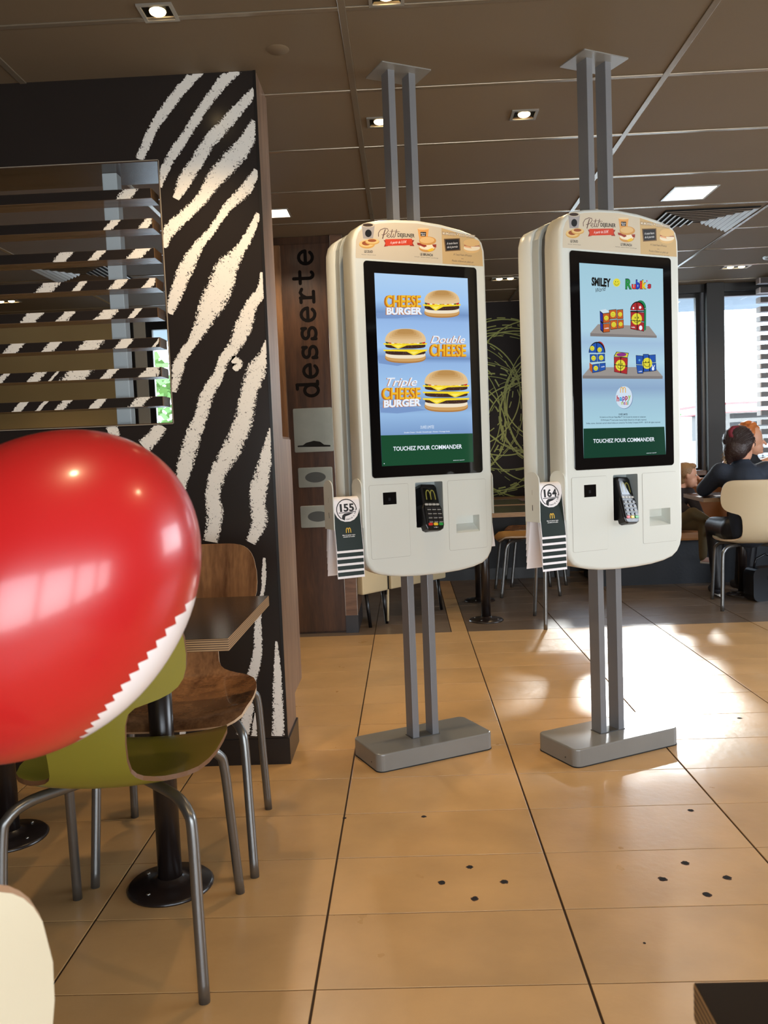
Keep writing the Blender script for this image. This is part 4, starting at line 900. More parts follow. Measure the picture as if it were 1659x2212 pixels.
k2 = make_kiosk('order_kiosk', 'white order kiosk with coloured toy cubes on a pale screen', (.753, 3.181, 0), screen_two)

# ---- number cards hanging over the holders
def card_mesh(num, art=True, green=True):
    g = G(); x0, x1 = -.3785, -.2755; th = .0012
    ft = (-.083, .995); prof = [(-.106, .822), ft]; 
    for k in range(1, 8):
        a = PI * k / 8; prof.append((-.0595 - .0235 * math.cos(a), .998 + .020 * math.sin(a)))
    prof += [(-.036, .995), (-.006, .822)]
    n = len(prof); ins = []
    for i, (y, z) in enumerate(prof):
        a = Vector(prof[max(i - 1, 0)]); b = Vector(prof[min(i + 1, n - 1)]); d = (b - a).normalized(); nn = Vector((d.y, -d.x)); ins.append((y + nn.x * th, z + nn.y * th))
    vs = [(x, y, z) for x in (x0, x1) for y, z in prof] + [(x, y, z) for x in (x0, x1) for y, z in ins]
    fs = []
    for i in range(n - 1): fs += [(i, i + 1, n + i + 1, n + i), (2 * n + i, 3 * n + i, 3 * n + i + 1, 2 * n + i + 1), (i, 2 * n + i, 2 * n + i + 1, i + 1), (n + i, n + i + 1, 3 * n + i + 1, 3 * n + i)]
    fs += [(0, n, 3 * n, 2 * n), (n - 1, 3 * n - 1, 4 * n - 1, 2 * n - 1)]
    fs = [f if max(f) < 4 * n else f for f in fs]
    g.add(vs, fs, PAPER); return g
def card_art(parent, num):
    d = Vector((-.106 + .083, .822 - .995)).normalized(); nn = Vector((d.y, -d.x))   # leaf direction downwards, outward normal
    if nn.x > 0: nn = -nn
    def place(u, v, e): return (u, -.083 + d.x * v + nn.x * e, .995 + d.y * v + nn.y * e)
    A = Art(lambda x, y: (-.327 + x / 1000, y / 1000), place, .00006)       # millimetres: x across, y down the leaf
    bot = 174.5
    A.poly([(-50, 18), (-45.5, 34), (-38, 48), (-26, 59), (-10, 65), (10, 65), (26, 59), (38, 48), (45.5, 34), (50, 18), (50, bot - 8), (-50, bot - 8)], PRINTG)
    if num:
        cy0 = 23
        A.ring(0, cy0, 37.5, 37.5, 3.2, INK, -PI * 1.30, PI * .02, 40)
        for ch, x0, x1 in zip(num, (-25, -11, 10), (-17, 8, 29)): A.text(ch, x0, x1, cy0 + 5, cy0 + 5, 26, INK, .035)
        A.line([(-31, cy0 + 10), (31, cy0 + 8)], 2.4, INK); A.poly([(-21, cy0 + 31), (-18, cy0 + 19), (-10, cy0 + 13), (10, cy0 + 11), (26, cy0 + 11), (8, cy0 + 19), (-7, cy0 + 23), (-10, cy0 + 37), (-15, cy0 + 35)], INK)
        for i, ch in enumerate('SERVICE A TABLE'):
            if ch == ' ': continue
            a = math.radians(98 - i * 7.0); cx, cy = 36 * math.cos(a), cy0 + 36 * math.sin(a); v, f = text_geo(ch, .03)
            ca, sa = math.cos(PI / 2 - a), math.sin(PI / 2 - a); pts = []
            for tx, ty in v: xx, yy = (tx - .3) * 6.2, ty * 6.2; pts.append((cx + xx * ca - yy * sa, cy - (xx * sa + yy * ca)))
            A._add(pts, f, INK)
        arches(A, 0, 96, 17, 17, YEL, 2.6); A.text('Merci de placer votre', -24, 24, 114, 114, 4, WHT, .02); A.text('chevalet sur la table', -22, 22, 120, 120, 4, WHT, .02)
    return A.build('card_print', parent)
def cards(kloc, n, num, dz, lab0, labs):
    R_ = Matrix.Rotation(TH, 4, 'Z')
    for i in range(n):
        o = card_mesh(num).build('table_number_card', None); o.location = (kloc[0], kloc[1], dz - .0226 * i); o.rotation_euler = (0, 0, TH)
        card_art(o, num if i == 0 else None)
        tag(o, lab0 if i == 0 else labs % ('second', 'third', 'fourth', 'fifth', 'sixth')[i - 1], 'card', 'table number cards')
cards((.038, 3.191), 5, '155', .0, 'number card 155 with green panel hung on the left kiosk', '%s card from the top on the left kiosk holder, only its striped foot showing')
cards((.753, 3.181), 6, '164', .0245, 'number card 164 with green panel hung on the right kiosk', '%s card from the top on the right kiosk holder, only its striped foot showing')
for kx, ky, lb in ((.038, 3.191, 'left'), (.753, 3.181, 'right')):
    o = card_mesh(None).build('table_number_card', None); o.rotation_euler = (0, 0, TH + PI); o.location = (kx - .055 * math.sin(TH), ky + .055 * math.cos(TH), -.05)
    tag(o, 'pale card on the rear holder at the far side of the %s kiosk' % lb, 'card', 'table number cards'); card_art(o, None)

# ================================================================ DESSERTE UNIT
t = thing('waste_station', 'walnut waste station with the word desserte and three steel plates', 'cabinet', (0, 0, 0))
DY = 5.46
G().box(-.98, -.43, DY, 5.95, 0.0, CEIL - .002, WALNUT_D).build('body', t)
door_o = G().box(-.765, -.432, DY - .012, DY, .012, CEIL - .05, WALNUT_D, bev=.002).build('door_panel', t)
door = door_o
G().box(-.80, -.748, DY - .05, DY, 1.20, 2.50, wood('frame_walnut', (92, 62, 38), (132, 92, 58), 'Z', 8), bev=.002).build('side_frame', t)
G().box(-.43, -.352, DY - .02, 5.95, .115, CEIL - .002, WALNUT_X).build('end_pillar', t)
G().box(-.4315, -.4295, DY - .0215, DY, .115, CEIL - .01, STEEL).build('metal_edge', t); G().box(-.3535, -.3515, DY - .0215, DY, .115, CEIL - .01, STEEL).build('metal_edge', t)
G().box(-.432, -.350, DY - .022, 5.95, 0, .115, mat('pillar_plinth', (44, 44, 48), rough=.4)).build('plinth', t)
STL = mat('waste_plate_steel', (170, 170, 158), rough=.36, metal=.9, vary=(7, .25))
def splate(x0, x1, z0, z1, kind):
    p = G().prism(rrect(x0, x1, z0, z1, .008, 3), DY - .0125, DY - .0155, STL, 'y', bev=.0008, segs=1).build('steel_plate', t)
    cx, w = (x0 + x1) / 2, x1 - x0
    g = G()
    if kind == 0:
        g.prism([(x0 + .02, z0 + .035), (x1 - .02, z0 + .030), (x1 - .02, z0 + .040), (x1 - .06, z0 + .044), (x1 - .085, z0 + .064), (cx, z0 + .072), (x0 + .075, z0 + .060), (x0 + .055, z0 + .046), (x0 + .02, z0 + .044)], DY - .0150, DY - .0158, VOID, 'y')
    else:
        g.prism([(cx + .067 * math.cos(2 * PI * k / 28), (z0 + z1) / 2 + .034 * math.sin(2 * PI * k / 28)) for k in range(28)], DY - .0150, DY - .0162, mat('flap_steel_dark', (96, 98, 96), rough=.4, metal=.8), 'y')
    g.build('slot' if kind == 0 else 'oval_flap', p)
splate(-.715, -.463, 1.19, 1.472, 0); splate(-.700, -.478, .962, 1.090, 1); splate(-.697, -.470, .700, .842, 1)
def glyph(ch):
    arc = lambda cx, cy, rx, ry, a0, a1, n=14: [(cx + rx * math.cos(math.radians(a0 + (a1 - a0) * k / n)), cy + ry * math.sin(math.radians(a0 + (a1 - a0) * k / n))) for k in range(n + 1)]
    if ch == 'e': return [[(.12, .27), (.80, .27)], arc(.46, .26, .34, .26, 2, 320)]
    if ch == 's': return [[(.72, .52), (.72, .38)], arc(.44, .39, .26, .13, 30, 250, 10) + arc(.46, .13, .30, .14, 80, -160, 12), [(.16, .0), (.16, .15)]]
    if ch == 'r': return [[(.10, .50), (.34, .50)], [(.34, .52), (.34, .03)], [(.10, .02), (.66, .02)], [(.34, .30), (.46, .45), (.62, .52), (.80, .46)]]
    if ch == 't': return [[(.36, .74), (.36, .16)] + arc(.54, .16, .18, .15, 180, 320, 8), [(.10, .50), (.72, .50)]]
    if ch == 'd': return [arc(.42, .26, .30, .26, 0, 360, 20), [(.74, .80), (.74, .02)], [(.52, .79), (.74, .79)], [(.72, .02), (.90, .02)]]
LET = mat('burnt_lettering', (16, 12, 10), rough=.85, spec=.1)
BX, P0, PITCH = -.545, 1.590, .1193
for i, ch in enumerate('desserte'):
    A = Art(lambda x, y: (x, y), lambda u, v, e: (u, DY - .0122 - e, v), .0002)
    for pl in glyph(ch):
        pts = [(BX - y * .170, P0 + i * PITCH + (x - .46) * .118) for x, y in pl]
        A.line(pts, .021, LET)
        for q in (pts[0], pts[-1]): A.ell(q[0], q[1], .0105, .0105, LET, n=10)
    A.build('burnt_letter', door or t)

# ================================================================ CHAIRS
ROWS = [(-.2855, .890, .130), (-.285, .889, .148), (-.2845, .886, .166), (-.284, .881, .180), (-.283, .874, .191), (-.282, .866, .199), (-.2805, .856, .206), (-.277, .840, .213), (-.268, .80, .221), (-.261, .765, .222), (-.256, .735, .219), (-.252, .712, .212), (-.249, .695, .200), (-.247, .682, .183), (-.2455, .672, .160), (-.2445, .665, .135), (-.243, .658, .112), (-.241, .645, .097), (-.238, .62, .089), (-.231, .58, .085), (-.221, .54, .084), (-.209, .512, .087), (-.199, .496, .094),
        (-.191, .486, .106), (-.181, .477, .126), (-.170, .470, .148), (-.156, .465, .170), (-.138, .460, .189), (-.11, .455, .207), (-.06, .451, .220), (.0, .449, .226), (.08, .450, .227), (.14, .452, .225), (.185, .450, .217), (.208, .445, .205), (.222, .438, .186), (.229, .431, .16)]
def chair_shell(m, edge):
    g = G(); NS = 12; n = len(ROWS); cur = []
    for i, (y, z, w) in enumerate(ROWS):
        row = []
        for k in range(NS + 1):
            s = -1 + 2 * k / NS; q = min(1, max(0, (z - .47) / .12)) if i < 26 else 0
            row.append(Vector((s * w, y + q * .9 * (s * w) ** 2, z + (1 - q) * (.55 * (s * w) ** 2 if y > -.2 else .2 * (s * w) ** 2) - (.008 if y > .2 else 0) * s * s)))
        cur.append(row)
    nor = [[None] * (NS + 1) for _ in range(n)]
    for i in range(n):
        for k in range(NS + 1):
            a = cur[min(i + 1, n - 1)][k] - cur[max(i - 1, 0)][k]; b = cur[i][min(k + 1, NS)] - cur[i][max(k - 1, 0)]
            nv = b.cross(a)
            a2 = Vector((0, ROWS[min(i + 1, n - 1)][0] - ROWS[max(i - 1, 0)][0], ROWS[min(i + 1, n - 1)][1] - ROWS[max(i - 1, 0)][1]))
            nv = Vector((1, 0, 0)).cross(a2); nor[i][k] = nv.normalized() if nv.length > 0 else Vector((0, 0, 1))
    T = .0105; idx = lambda i, k, o: o * n * (NS + 1) + i * (NS + 1) + k
    vs = [tuple(cur[i][k]) for i in range(n) for k in range(NS + 1)] + [tuple(cur[i][k] - nor[i][k] * T) for i in range(n) for k in range(NS + 1)]
    f = [(idx(i, k, 0), idx(i, k + 1, 0), idx(i + 1, k + 1, 0), idx(i + 1, k, 0)) for i in range(n - 1) for k in range(NS)]
    f2 = [(idx(i, k, 1), idx(i + 1, k, 1), idx(i + 1, k + 1, 1), idx(i, k + 1, 1)) for i in range(n - 1) for k in range(NS)]
    g.add(vs, f, m, True); b = len(g.v) - len(vs)
    for q in f2: g.f.append(tuple(b + v for v in q)); g.m.append(g.mi(m)); g.sm.append(True)
    e = [(idx(i, 0, 0), idx(i + 1, 0, 0), idx(i + 1, 0, 1), idx(i, 0, 1)) for i in range(n - 1)] + [(idx(i, NS, 0), idx(i, NS, 1), idx(i + 1, NS, 1), idx(i + 1, NS, 0)) for i in range(n - 1)]
    e += [(idx(0, k, 0), idx(0, k, 1), idx(0, k + 1, 1), idx(0, k + 1, 0)) for k in range(NS)] + [(idx(n - 1, k, 0), idx(n - 1, k + 1, 0), idx(n - 1, k + 1, 1), idx(n - 1, k, 1)) for k in range(NS)]
    # edges carry their own vertices so the ply edge stays crisp
    ev = []; ef = []
    for q in e: c = len(ev); ev += [vs[v] for v in q]; ef.append((c, c + 1, c + 2, c + 3))
    g.add(ev, ef, edge)
    return g
LEGSRC = {}
def make_chair(label, shell_mat, edge_mat, loc, rot, group):
    t = thing('shell_chair', label, 'chair', loc, rot, group)
    chair_shell(shell_mat, edge_mat).build('seat_shell', t, clean=False)
    for sx in (-1, 1):
        for sy in (-1, 1):
            k = (sx, sy)
            if sy < 0: P = [(.03 * sx, -.02, .434), (.10 * sx, -.09, .433), (.165 * sx, -.155, .428), (.197 * sx, -.188, .405), (.207 * sx, -.198, .365), (.213 * sx, -.213, .2), (.22 * sx, -.23, 0)]
            else: P = [(.03 * sx, .02, .434), (.10 * sx, .075, .433), (.165 * sx, .135, .426), (.195 * sx, .168, .402), (.205 * sx, .180, .36), (.212 * sx, .20, .2), (.22 * sx, .225, 0)]
            if k in LEGSRC: o = bpy.data.objects.new('leg', LEGSRC[k]); COL.objects.link(o); o.parent = t
            else: o = G().tube(smooth_path(P, 5), .0125, CHROME, 12).build('leg', t); LEGSRC[k] = o.data
    if 'plate' in LEGSRC: o = bpy.data.objects.new('seat_bracket', LEGSRC['plate']); COL.objects.link(o); o.parent = t
    else: o = G().box(-.07, .07, -.06, .06, .430, .4395, DARKP, bev=.003).build('seat_bracket', t); LEGSRC['plate'] = o.data
    return t
GREEN = mat('olive_green_laminate', (136, 128, 44), rough=.3, coat=.2, vary=(2, .05)); CREAM = mat('cream_laminate', (208, 192, 160), rough=.35)
EDG = mat('ply_edge_brown', (110, 76, 48), rough=.5); EDGL = mat('ply_edge_light', (196, 170, 140), rough=.5)
CHW = wood('chair_walnut_veneer', (84, 54, 36), (156, 112, 74), 'Z', 5, rough=.2, coat=.3)
OAK = wood('oak_veneer', (186, 134, 76), (214, 164, 100), 'Y', 5, rough=.3)
TABC = 'cafe chairs with a moulded shell'
make_chair('olive green shell chair pushed in at the table behind the red balloon', GREEN, EDG, (-.705, 1.955, 0), math.radians(1.5), TABC)
make_chair('walnut shell chair between the small dark table and the striped partition', CHW, EDGL, (-.703, 2.475, 0), PI + math.radians(4.5), TABC)
c = make_chair('cream shell chair at the bottom left corner, its back close to the lens', mat('cream_laminate_pale', (200, 188, 162), rough=.35), EDGL, (-.598, .650, 0), math.radians(38), TABC)
make_chair('cream shell chair on which the person in the dark jacket sits', CREAM, EDGL, (2.375, 5.912, 0), math.radians(-11.6), TABC)
make_chair('oak shell chair nearest the right kiosk, half hidden behind its card holder', OAK, EDGL, (1.07, 5.565, 0), 0, TABC)
make_chair('oak shell chair with a light seat seen between the kiosks, at the far table', OAK, EDGL, (.93, 6.75, 0), PI / 2, TABC)
make_chair('brown shell chair behind the oak one, against the dark bench wall', CHW, EDGL, (1.07, 7.24, 0), PI / 2, TABC)

# ================================================================ TABLES
def table(label, loc, rot, w, d, z=.755, foot=.117, off=(0, 0), top=True, group='cafe tables on a round pedestal'):
    t = thing('cafe_table', label, 'table', loc, rot, group)
    g = G(); g.box(-w / 2 + off[0], w / 2 + off[0], -d / 2 + off[1], d / 2 + off[1], z - .030, z - .001, PLY, bev=.001); tp = g.build('tabletop', t)
    G().box(-w / 2 + off[0] + .0008, w / 2 + off[0] - .0008, -d / 2 + off[1] + .0008, d / 2 + off[1] - .0008, z - .001, z, TABLE_D).build('laminate', tp)
    G().lathe([(.0, 0), (foot, 0), (foot + .001, .004), (foot - .006, .011), (foot * .5, .017), (.045, .02), (.034, .03)], PED, 36).build('pedestal_foot', t)
    G().cyl((0, 0, .02), (0, 0, z - .045), .0325, PED, seg=24).build('pedestal_column', t)
    G().box(-.11, .11, -.11, .11, z - .045, z - .0305, PED, bev=.003).build('top_bracket', t)
    for k in range(4):
        a = PI / 4 + k * PI / 2 + .3; G().ell((foot * .72 * math.cos(a), foot * .72 * math.sin(a), .0155), (.006, .006, .003), STEEL, 10, 6).build('bolt', t)
    return t
table('small dark table with a plywood edge between the green and the walnut chair', (-.694, 2.235, 0), 0, .535, .58, off=(0, -.03))
table('dark pedestal table behind the red balloon at the left edge of the frame', (-1.30, 2.56, 0), 0, .56, .58)
table('dark pedestal table seen right of the left kiosk post, nearer of two in line', (.506, 5.69, 0), 0, .70, .62)
table('dark pedestal table farther back between the kiosks, in line behind another', (.530, 6.45, 0), 0, .70, .60)
table('dark table at which the two seated people and the child sit', (2.478, 6.305, 0), math.radians(-5.6), .70, .62)
t = table('black table corner in the bottom right corner, close to the lens', (.575, .33, 0), 0, .74, .59, z=.755)

# ================================================================ BENCHES
t = thing('bench_wall', 'low dark booth wall with a wooden rail under the chalk circles', 'booth', (0, 0, 0))
G().box(-.34, 1.42, 7.50, 7.80, 0, .69, NAVY, bev=.01).build('panel', t)
G().box(-.34, 1.42, 7.47, 7.82, .69, .715, WALNUT_X, bev=.003).build('rail', t)
G().box(-.34, 1.42, 7.485, 7.5, 0, .10, FRAME).build('plinth', t)
t = thing('bench_seat', 'tan bench with a dark base under the right windows, child on it', 'bench', (0, 0, 0))
BT = mat('bench_tan_leatherette', (150, 100, 56), rough=.4, bump=(30, .1))
G().box(1.55, 4.4, 6.82, 7.32, .36, .43, BT, bev=.02).build('seat_cushion', t); G().box(1.55, 4.4, 7.32, 7.42, .43, .84, BT, bev=.02).build('back_cushion', t)
G().box(1.55, 4.4, 6.9, 7.5, 0, .36, NAVY).build('base', t); G().box(1.55, 4.4, 7.42, 7.5, .36, .80, NAVY).build('back_panel', t)
t = thing('cream_bench', 'cream panelled bench with black legs behind the left kiosk post', 'bench', (-.318, 5.50, 0), math.atan2(.657, .60))
CRB = mat('bench_cream', (198, 180, 142), rough=.45)
G().box(0.0, .245, .0, .055, .234, .60, CRB, bev=.012).build('back_panel', t); G().box(.275, .86, .0, .055, .234, .60, CRB, bev=.012).build('back_panel', t)
G().box(.02, .84, .012, .05, .60, .625, BLACKP).build('top_rail', t); G().box(.245, .275, .02, .04, .20, .60, BLACKP).build('joint_post', t)
for x in (.06, .22, .8): G().tube([(x, .03, .24), (x + .03, .03, 0)], .012, BLACKP, 8).build('leg', t)
G().tube([(.262, .02, .235), (.24, .01, .02)], .008, CRB, 8).build('strap', t)

# ================================================================ WINDOW BLIND
t = thing('slatted_screen', 'slatted wooden screen in front of the window at the right edge', 'screen', (0, 0, 0))
SB = mat('screen_slat_brown', (46, 34, 31), rough=.35); SW = mat('screen_slat_end', (190, 180, 176), rough=.4)
for k in range(22):
    z = 2.545 - k * .0815
    s_ = G().box(3.125, 4.25, 7.50, 7.58, z - .045, z, SB).build('slat', t); G().box(3.118, 3.125, 7.50, 7.58, z - .045, z, SW).build('slat_end', s_)
G().box(3.9, 3.95, 7.585, 7.63, .70, 2.55, SW).build('support_post', t)

# ================================================================ BALLOON
d0 = .70
px, py = 87.0, 1288.6
def ray(u, v): return Vector(tuple(Mw @ np.array([u - 829.5, v - 1106.0, 1820.0]))).normalized()
RG, UP, FW = Vector(tuple(rgt)), Vector(tuple(-dwn)), Vector(tuple(fwd))
cen = Vector((-.317, .700, 1.059))
ax = (RG * .657 + UP * .754).normalized(); side = ax.cross(FW).normalized(); dep = side.cross(ax).normalized()
A_, B_ = .1565, .1205
BR = bpy.data.materials.new('balloon_red_latex'); BR.use_nodes = True; nt = BR.node_tree; b = nt.nodes['Principled BSDF']; Lk = nt.links.new; N = nt.nodes.new
b.inputs['Roughness'].default_value = .33; b.inputs['Coat Weight'].default_value = .45; b.inputs['Coat Roughness'].default_value = .14
b.inputs['Subsurface Weight'].default_value = .0
w_ = (RG * .776 - UP * .62 + FW * .115).normalized(); al = (-RG * .62 - UP * .776).normalized()
tcn = N('ShaderNodeTexCoord')
def dotn(v):
    c = N('ShaderNodeVectorMath'); c.operation = 'DOT_PRODUCT'; Lk(tcn.outputs['Object'], c.inputs[0]); c.inputs[1].default_value = tuple(v); return c.outputs['Value']
pp = N('ShaderNodeMath'); pp.operation = 'PINGPONG'; Lk(dotn(al), pp.inputs[0]); pp.inputs[1].default_value = .0052
sc2 = N('ShaderNodeMath'); sc2.operation = 'MULTIPLY_ADD'; sc2.inputs[1].default_value = .8; Lk(pp.outputs[0], sc2.inputs[0]); Lk(dotn(w_), sc2.inputs[2])
gt = N('ShaderNodeMath'); gt.operation = 'GREATER_THAN'; gt.inputs[1].default_value = B_ * .875; Lk(sc2.outputs[0], gt.inputs[0])
mxx = N('ShaderNodeMix'); mxx.data_type = 'RGBA'; mxx.inputs[6].default_value = srgb(176, 26, 27); mxx.inputs[7].default_value = srgb(236, 228, 228); Lk(gt.outputs[0], mxx.inputs[0]); Lk(mxx.outputs[2], b.inputs['Base Color'])
t = thing('balloon', 'big red party balloon with a white zigzag print, close to the lens', 'balloon', cen)
prof = []
for k in range(49):
    a = PI * k / 48; r = B_ * math.sin(a); z = A_ * math.cos(a)
    if z < 0: r *= 1 - .10 * (z / A_) ** 2
    prof.append((r, z))
M3 = Matrix((side, dep, ax)).transposed()
g = G().lathe(prof, BR, 72); g.v = [tuple(M3 @ Vector(v)) for v in g.v]; g.build('skin', t)
g = G().lathe([(.013, -A_ + .002), (.009, -A_ - .008), (.005, -A_ - .016), (.009, -A_ - .024), (.013, -A_ - .028), (.0, -A_ - .026)], BR, 20); g.v = [tuple(M3 @ Vector(v)) for v in g.v]; g.build('knot', t)

# ================================================================ PEOPLE
def blob(name, segs, ells, m, parent, vox=.011, sm=5, extra=None):
    g = G()
    for p0, r0, p1, r1 in segs:
        p0, p1 = Vector(p0), Vector(p1); n = 5
        g.tube([p0.lerp(p1, k / n) for k in range(n + 1)], [r0 + (r1 - r0) * k / n for k in range(n + 1)], m, 14)
        g.ell(tuple(p0), (r0,) * 3, m, 14, 8); g.ell(tuple(p1), (r1,) * 3, m, 14, 8)
    for c, r in ells: g.ell(c, r, m, 20, 12)
    o = g.build(name, parent)
    md = o.modifiers.new('remesh', 'REMESH'); md.mode = 'VOXEL'; md.voxel_size = vox; md.use_smooth_shade = True
    if sm: s_ = o.modifiers.new('smooth', 'SMOOTH'); s_.factor = .5; s_.iterations = sm
    return o
def head(c, face, r=.088):
    """segments and ellipsoids of a head with face direction"""
    c = Vector(c); f = Vector(face).normalized(); sd = f.cross(Vector((0, 0, 1))).normalized()
    E_ = [(tuple(c + Vector((0, 0, .02))), (r * .93, r * .93, r * 1.12)), (tuple(c + f * r * .28 + Vector((0, 0, -r * .55))), (r * .66, r * .66, r * .72)),
          (tuple(c + sd * r * .92), (r * .16, r * .2, r * .30)), (tuple(c - sd * r * .92), (r * .16, r * .2, r * .30)), (tuple(c + f * r * .80 + Vector((0, 0, -r * .95))), (r * .22, r * .22, r * .18))]
    nb = c + f * r * .93 + Vector((0, 0, r * .12)); nt_ = c + f * r * 1.20 + Vector((0, 0, -r * .28))
    S_ = [(nb, r * .08, nt_, r * .13), (c + f * r * .9 + sd * r * .2 + Vector((0, 0, -r * .60)), r * .10, c + f * r * .9 - sd * r * .2 + Vector((0, 0, -r * .60)), r * .10)]
    return S_, E_, f, sd
def eyes(c, f, sd, r, parent):
    for s_ in (-1, 1):
        p = Vector(c) + f * r * .88 + sd * s_ * r * .36 + Vector((0, 0, r * .12)); e = G().ell(tuple(p), (r * .10,) * 3, mat('eye_white', (220, 214, 206), rough=.2), 10, 8); e.ell(tuple(p + f * r * .07), (r * .05,) * 3, INK, 8, 6); e.build('eye', parent)
def hand(c, d, up, k=1.0):
    """palm, four fingers and a thumb as segments"""
    c, d, up = Vector(c), Vector(d).normalized(), Vector(up).normalized(); s_ = d.cross(up).normalized(); out = [(c, .018 * k, c + d * .055 * k, .02 * k), (c + s_ * .018 * k, .014 * k, c + d * .05 * k + s_ * .02 * k, .013 * k), (c - s_ * .018 * k, .014 * k, c + d * .05 * k - s_ * .02 * k, .013 * k)]
    for i, L in enumerate((.058, .070, .066, .050)):
        b0 = c + d * .06 * k + s_ * (-.027 + .018 * i) * k; m_ = b0 + d * L * .5 * k; e = m_ + d * L * .45 * k - up * .018 * k
        out += [(b0, .009 * k, m_, .008 * k), (m_, .008 * k, e, .0065 * k)]
    b0 = c - s_ * .024 * k + d * .01 * k; m_ = b0 - s_ * .022 * k + d * .028 * k; out += [(b0, .011 * k, m_, .009 * k), (m_, .009 * k, m_ + d * .028 * k, .008 * k)]
    return out
SKIN = mat('skin_light', (206, 150, 122), rough=.5); SKIN2 = mat('skin_fair', (216, 160, 130), rough=.5)
def person(label, P, face, hr, skin, top, low, hairm, shoe, sleeves=True, k=1.0, hair=None, group=None):
    t = thing('person', label, 'person', (0, 0, 0))
    hs, he, f, sd = head(P['head'], face, hr)
    seg = hs + [(P['neck'], .052 * k, Vector(P['head']) - Vector((0, 0, hr * .6)), .05 * k), (P['chest'], .12 * k, P['neck'], .055 * k), (P['waist'], .115 * k, P['chest'], .13 * k), (P['pelvis'], .125 * k, P['waist'], .11 * k)]
    lims = []; legs = []
    for s_ in 'LR':
        lims += [(P['chest'], .08 * k, P['sh' + s_], .058 * k), (P['sh' + s_], .056 * k, P['el' + s_], .040 * k), (P['el' + s_], .040 * k, P['ha' + s_], .027 * k)]
        legs += [(P['pelvis'], .11 * k, P['hip' + s_], .092 * k), (P['hip' + s_], .088 * k, P['kn' + s_], .058 * k), (P['kn' + s_], .056 * k, P['fo' + s_], .036 * k)]
    hands = []
    for s_ in 'LR': 
        d = (Vector(P['ha' + s_]) - Vector(P['el' + s_])); hands += hand(P['ha' + s_], d, (0, 0, 1), k)
    blob('body', seg + lims + legs + hands, he, skin, t, .008 if k > .8 else .006)
    eyes(P['head'], f, sd, hr, t)
    e = .014
    big = [(a, ra + e, b_, rb + e) for a, ra, b_, rb in ([(P['chest'], .12 * k, Vector(P['neck']) - Vector((0, 0, .03)), .060 * k), (P['waist'], .115 * k, P['chest'], .13 * k), (P['pelvis'], .125 * k, P['waist'], .11 * k)] + (lims if sleeves else []))]
    if sleeves:
        for s_ in 'LR': big = [q for q in big]
    o = blob('jacket' if sleeves else 'sleeveless_top', big, [], top, t, .012); 
    blob('trousers', [(a, ra + .010, b_, rb + .010) for a, ra, b_, rb in legs], [], low, t, .012)
    for s_ in 'LR':
        p = Vector(P['fo' + s_]); d = Vector(P.get('to' + s_, (0, 1, 0))).normalized(); sh = blob('shoe', [(p + Vector((0, 0, -.02 * k)), .040 * k, p + d * .13 * k + Vector((0, 0, -.035 * k)), .034 * k)], [], shoe, t, .009)
        G().tube([p - d * .035 * k + Vector((0, 0, -.062 * k)), p + d * .16 * k + Vector((0, 0, -.064 * k))], .010, mat('shoe_sole_white', (220, 220, 216), rough=.6), 8).build('sole', sh)
    return t, f, sd
JK = mat('jacket_dark_navy', (30, 38, 52), rough=.8, bump=(60, .2)); LG = mat('trousers_black', (18, 18, 22), rough=.45); HD = mat('hair_dark_brown', (44, 26, 22), rough=.45, bump=(90, .6)); HO = mat('hair_ginger', (196, 112, 52), rough=.5, bump=(90, .6)); HB = mat('hair_light_brown', (150, 112, 74), rough=.5, bump=(90, .6)); SHO = mat('shoe_dark', (36, 38, 46), rough=.6)
# person 1, back to us on the cream chair, looking to the right
H1 = (2.350, 6.00, 1.115)
P = dict(head=H1, neck=(2.345, 5.965, 1.00), chest=(2.345, 5.935, .86), waist=(2.345, 5.86, .66), pelvis=(2.355, 5.86, .545), shL=(2.20, 5.96, .935), shR=(2.50, 5.94, .935), elL=(2.135, 6.12, .81), haL=(2.24, 6.33, .800), elR=(2.60, 6.14, .81), haR=(2.50, 6.34, .800),
         hipL=(2.28, 5.93, .53), hipR=(2.44, 5.92, .53), knL=(2.27, 6.30, .53), knR=(2.50, 6.28, .53), foL=(2.27, 6.22, .085), foR=(2.50, 6.40, .085))
t, f, sd = person('person in a dark jacket with a maroon hair tie, seated with back to us', P, (.80, .60, -.05), .098, SKIN, JK, LG, HD, SHO)
hc = Vector(H1)
blob('hair', [(hc + Vector((-.05, -.045, .03)), .070, hc + Vector((-.085, -.055, -.055)), .050), (hc + Vector((-.085, -.06, -.05)), .046, hc + Vector((-.10, -.05, -.10)), .028)], [(tuple(hc + Vector((-.022, -.022, .035))), (.106, .106, .112)), (tuple(hc + Vector((-.05, -.05, -.02))), (.085, .085, .085))], HD, t, .009)
g = G(); rn = random.Random(11)
for k in range(90):
    a0 = rn.uniform(-1.5, 1.5); e0 = rn.uniform(.1, 1.35); P_ = []
    st = Vector((math.cos(e0) * math.cos(a0) * .9 + .1, math.cos(e0) * math.sin(a0), math.sin(e0))).normalized(); en = Vector((-.80, -.50, -.35)).normalized()
    for q in range(9): v_ = st.lerp(en, q / 8).normalized(); P_.append(hc + Vector((-.022, -.022, .035)) + v_ * (.108 + .002 * math.sin(q + k)))
    g.tube(P_, [.0022] * 9, HD, 5)
for k in range(26):
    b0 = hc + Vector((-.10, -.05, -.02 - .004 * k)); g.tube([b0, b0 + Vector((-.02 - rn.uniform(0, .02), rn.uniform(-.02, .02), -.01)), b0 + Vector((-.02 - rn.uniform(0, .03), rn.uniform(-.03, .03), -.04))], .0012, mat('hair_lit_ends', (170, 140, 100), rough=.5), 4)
o = g.build('hair_strands', t, clean=False); o['kind'] = 'stuff'
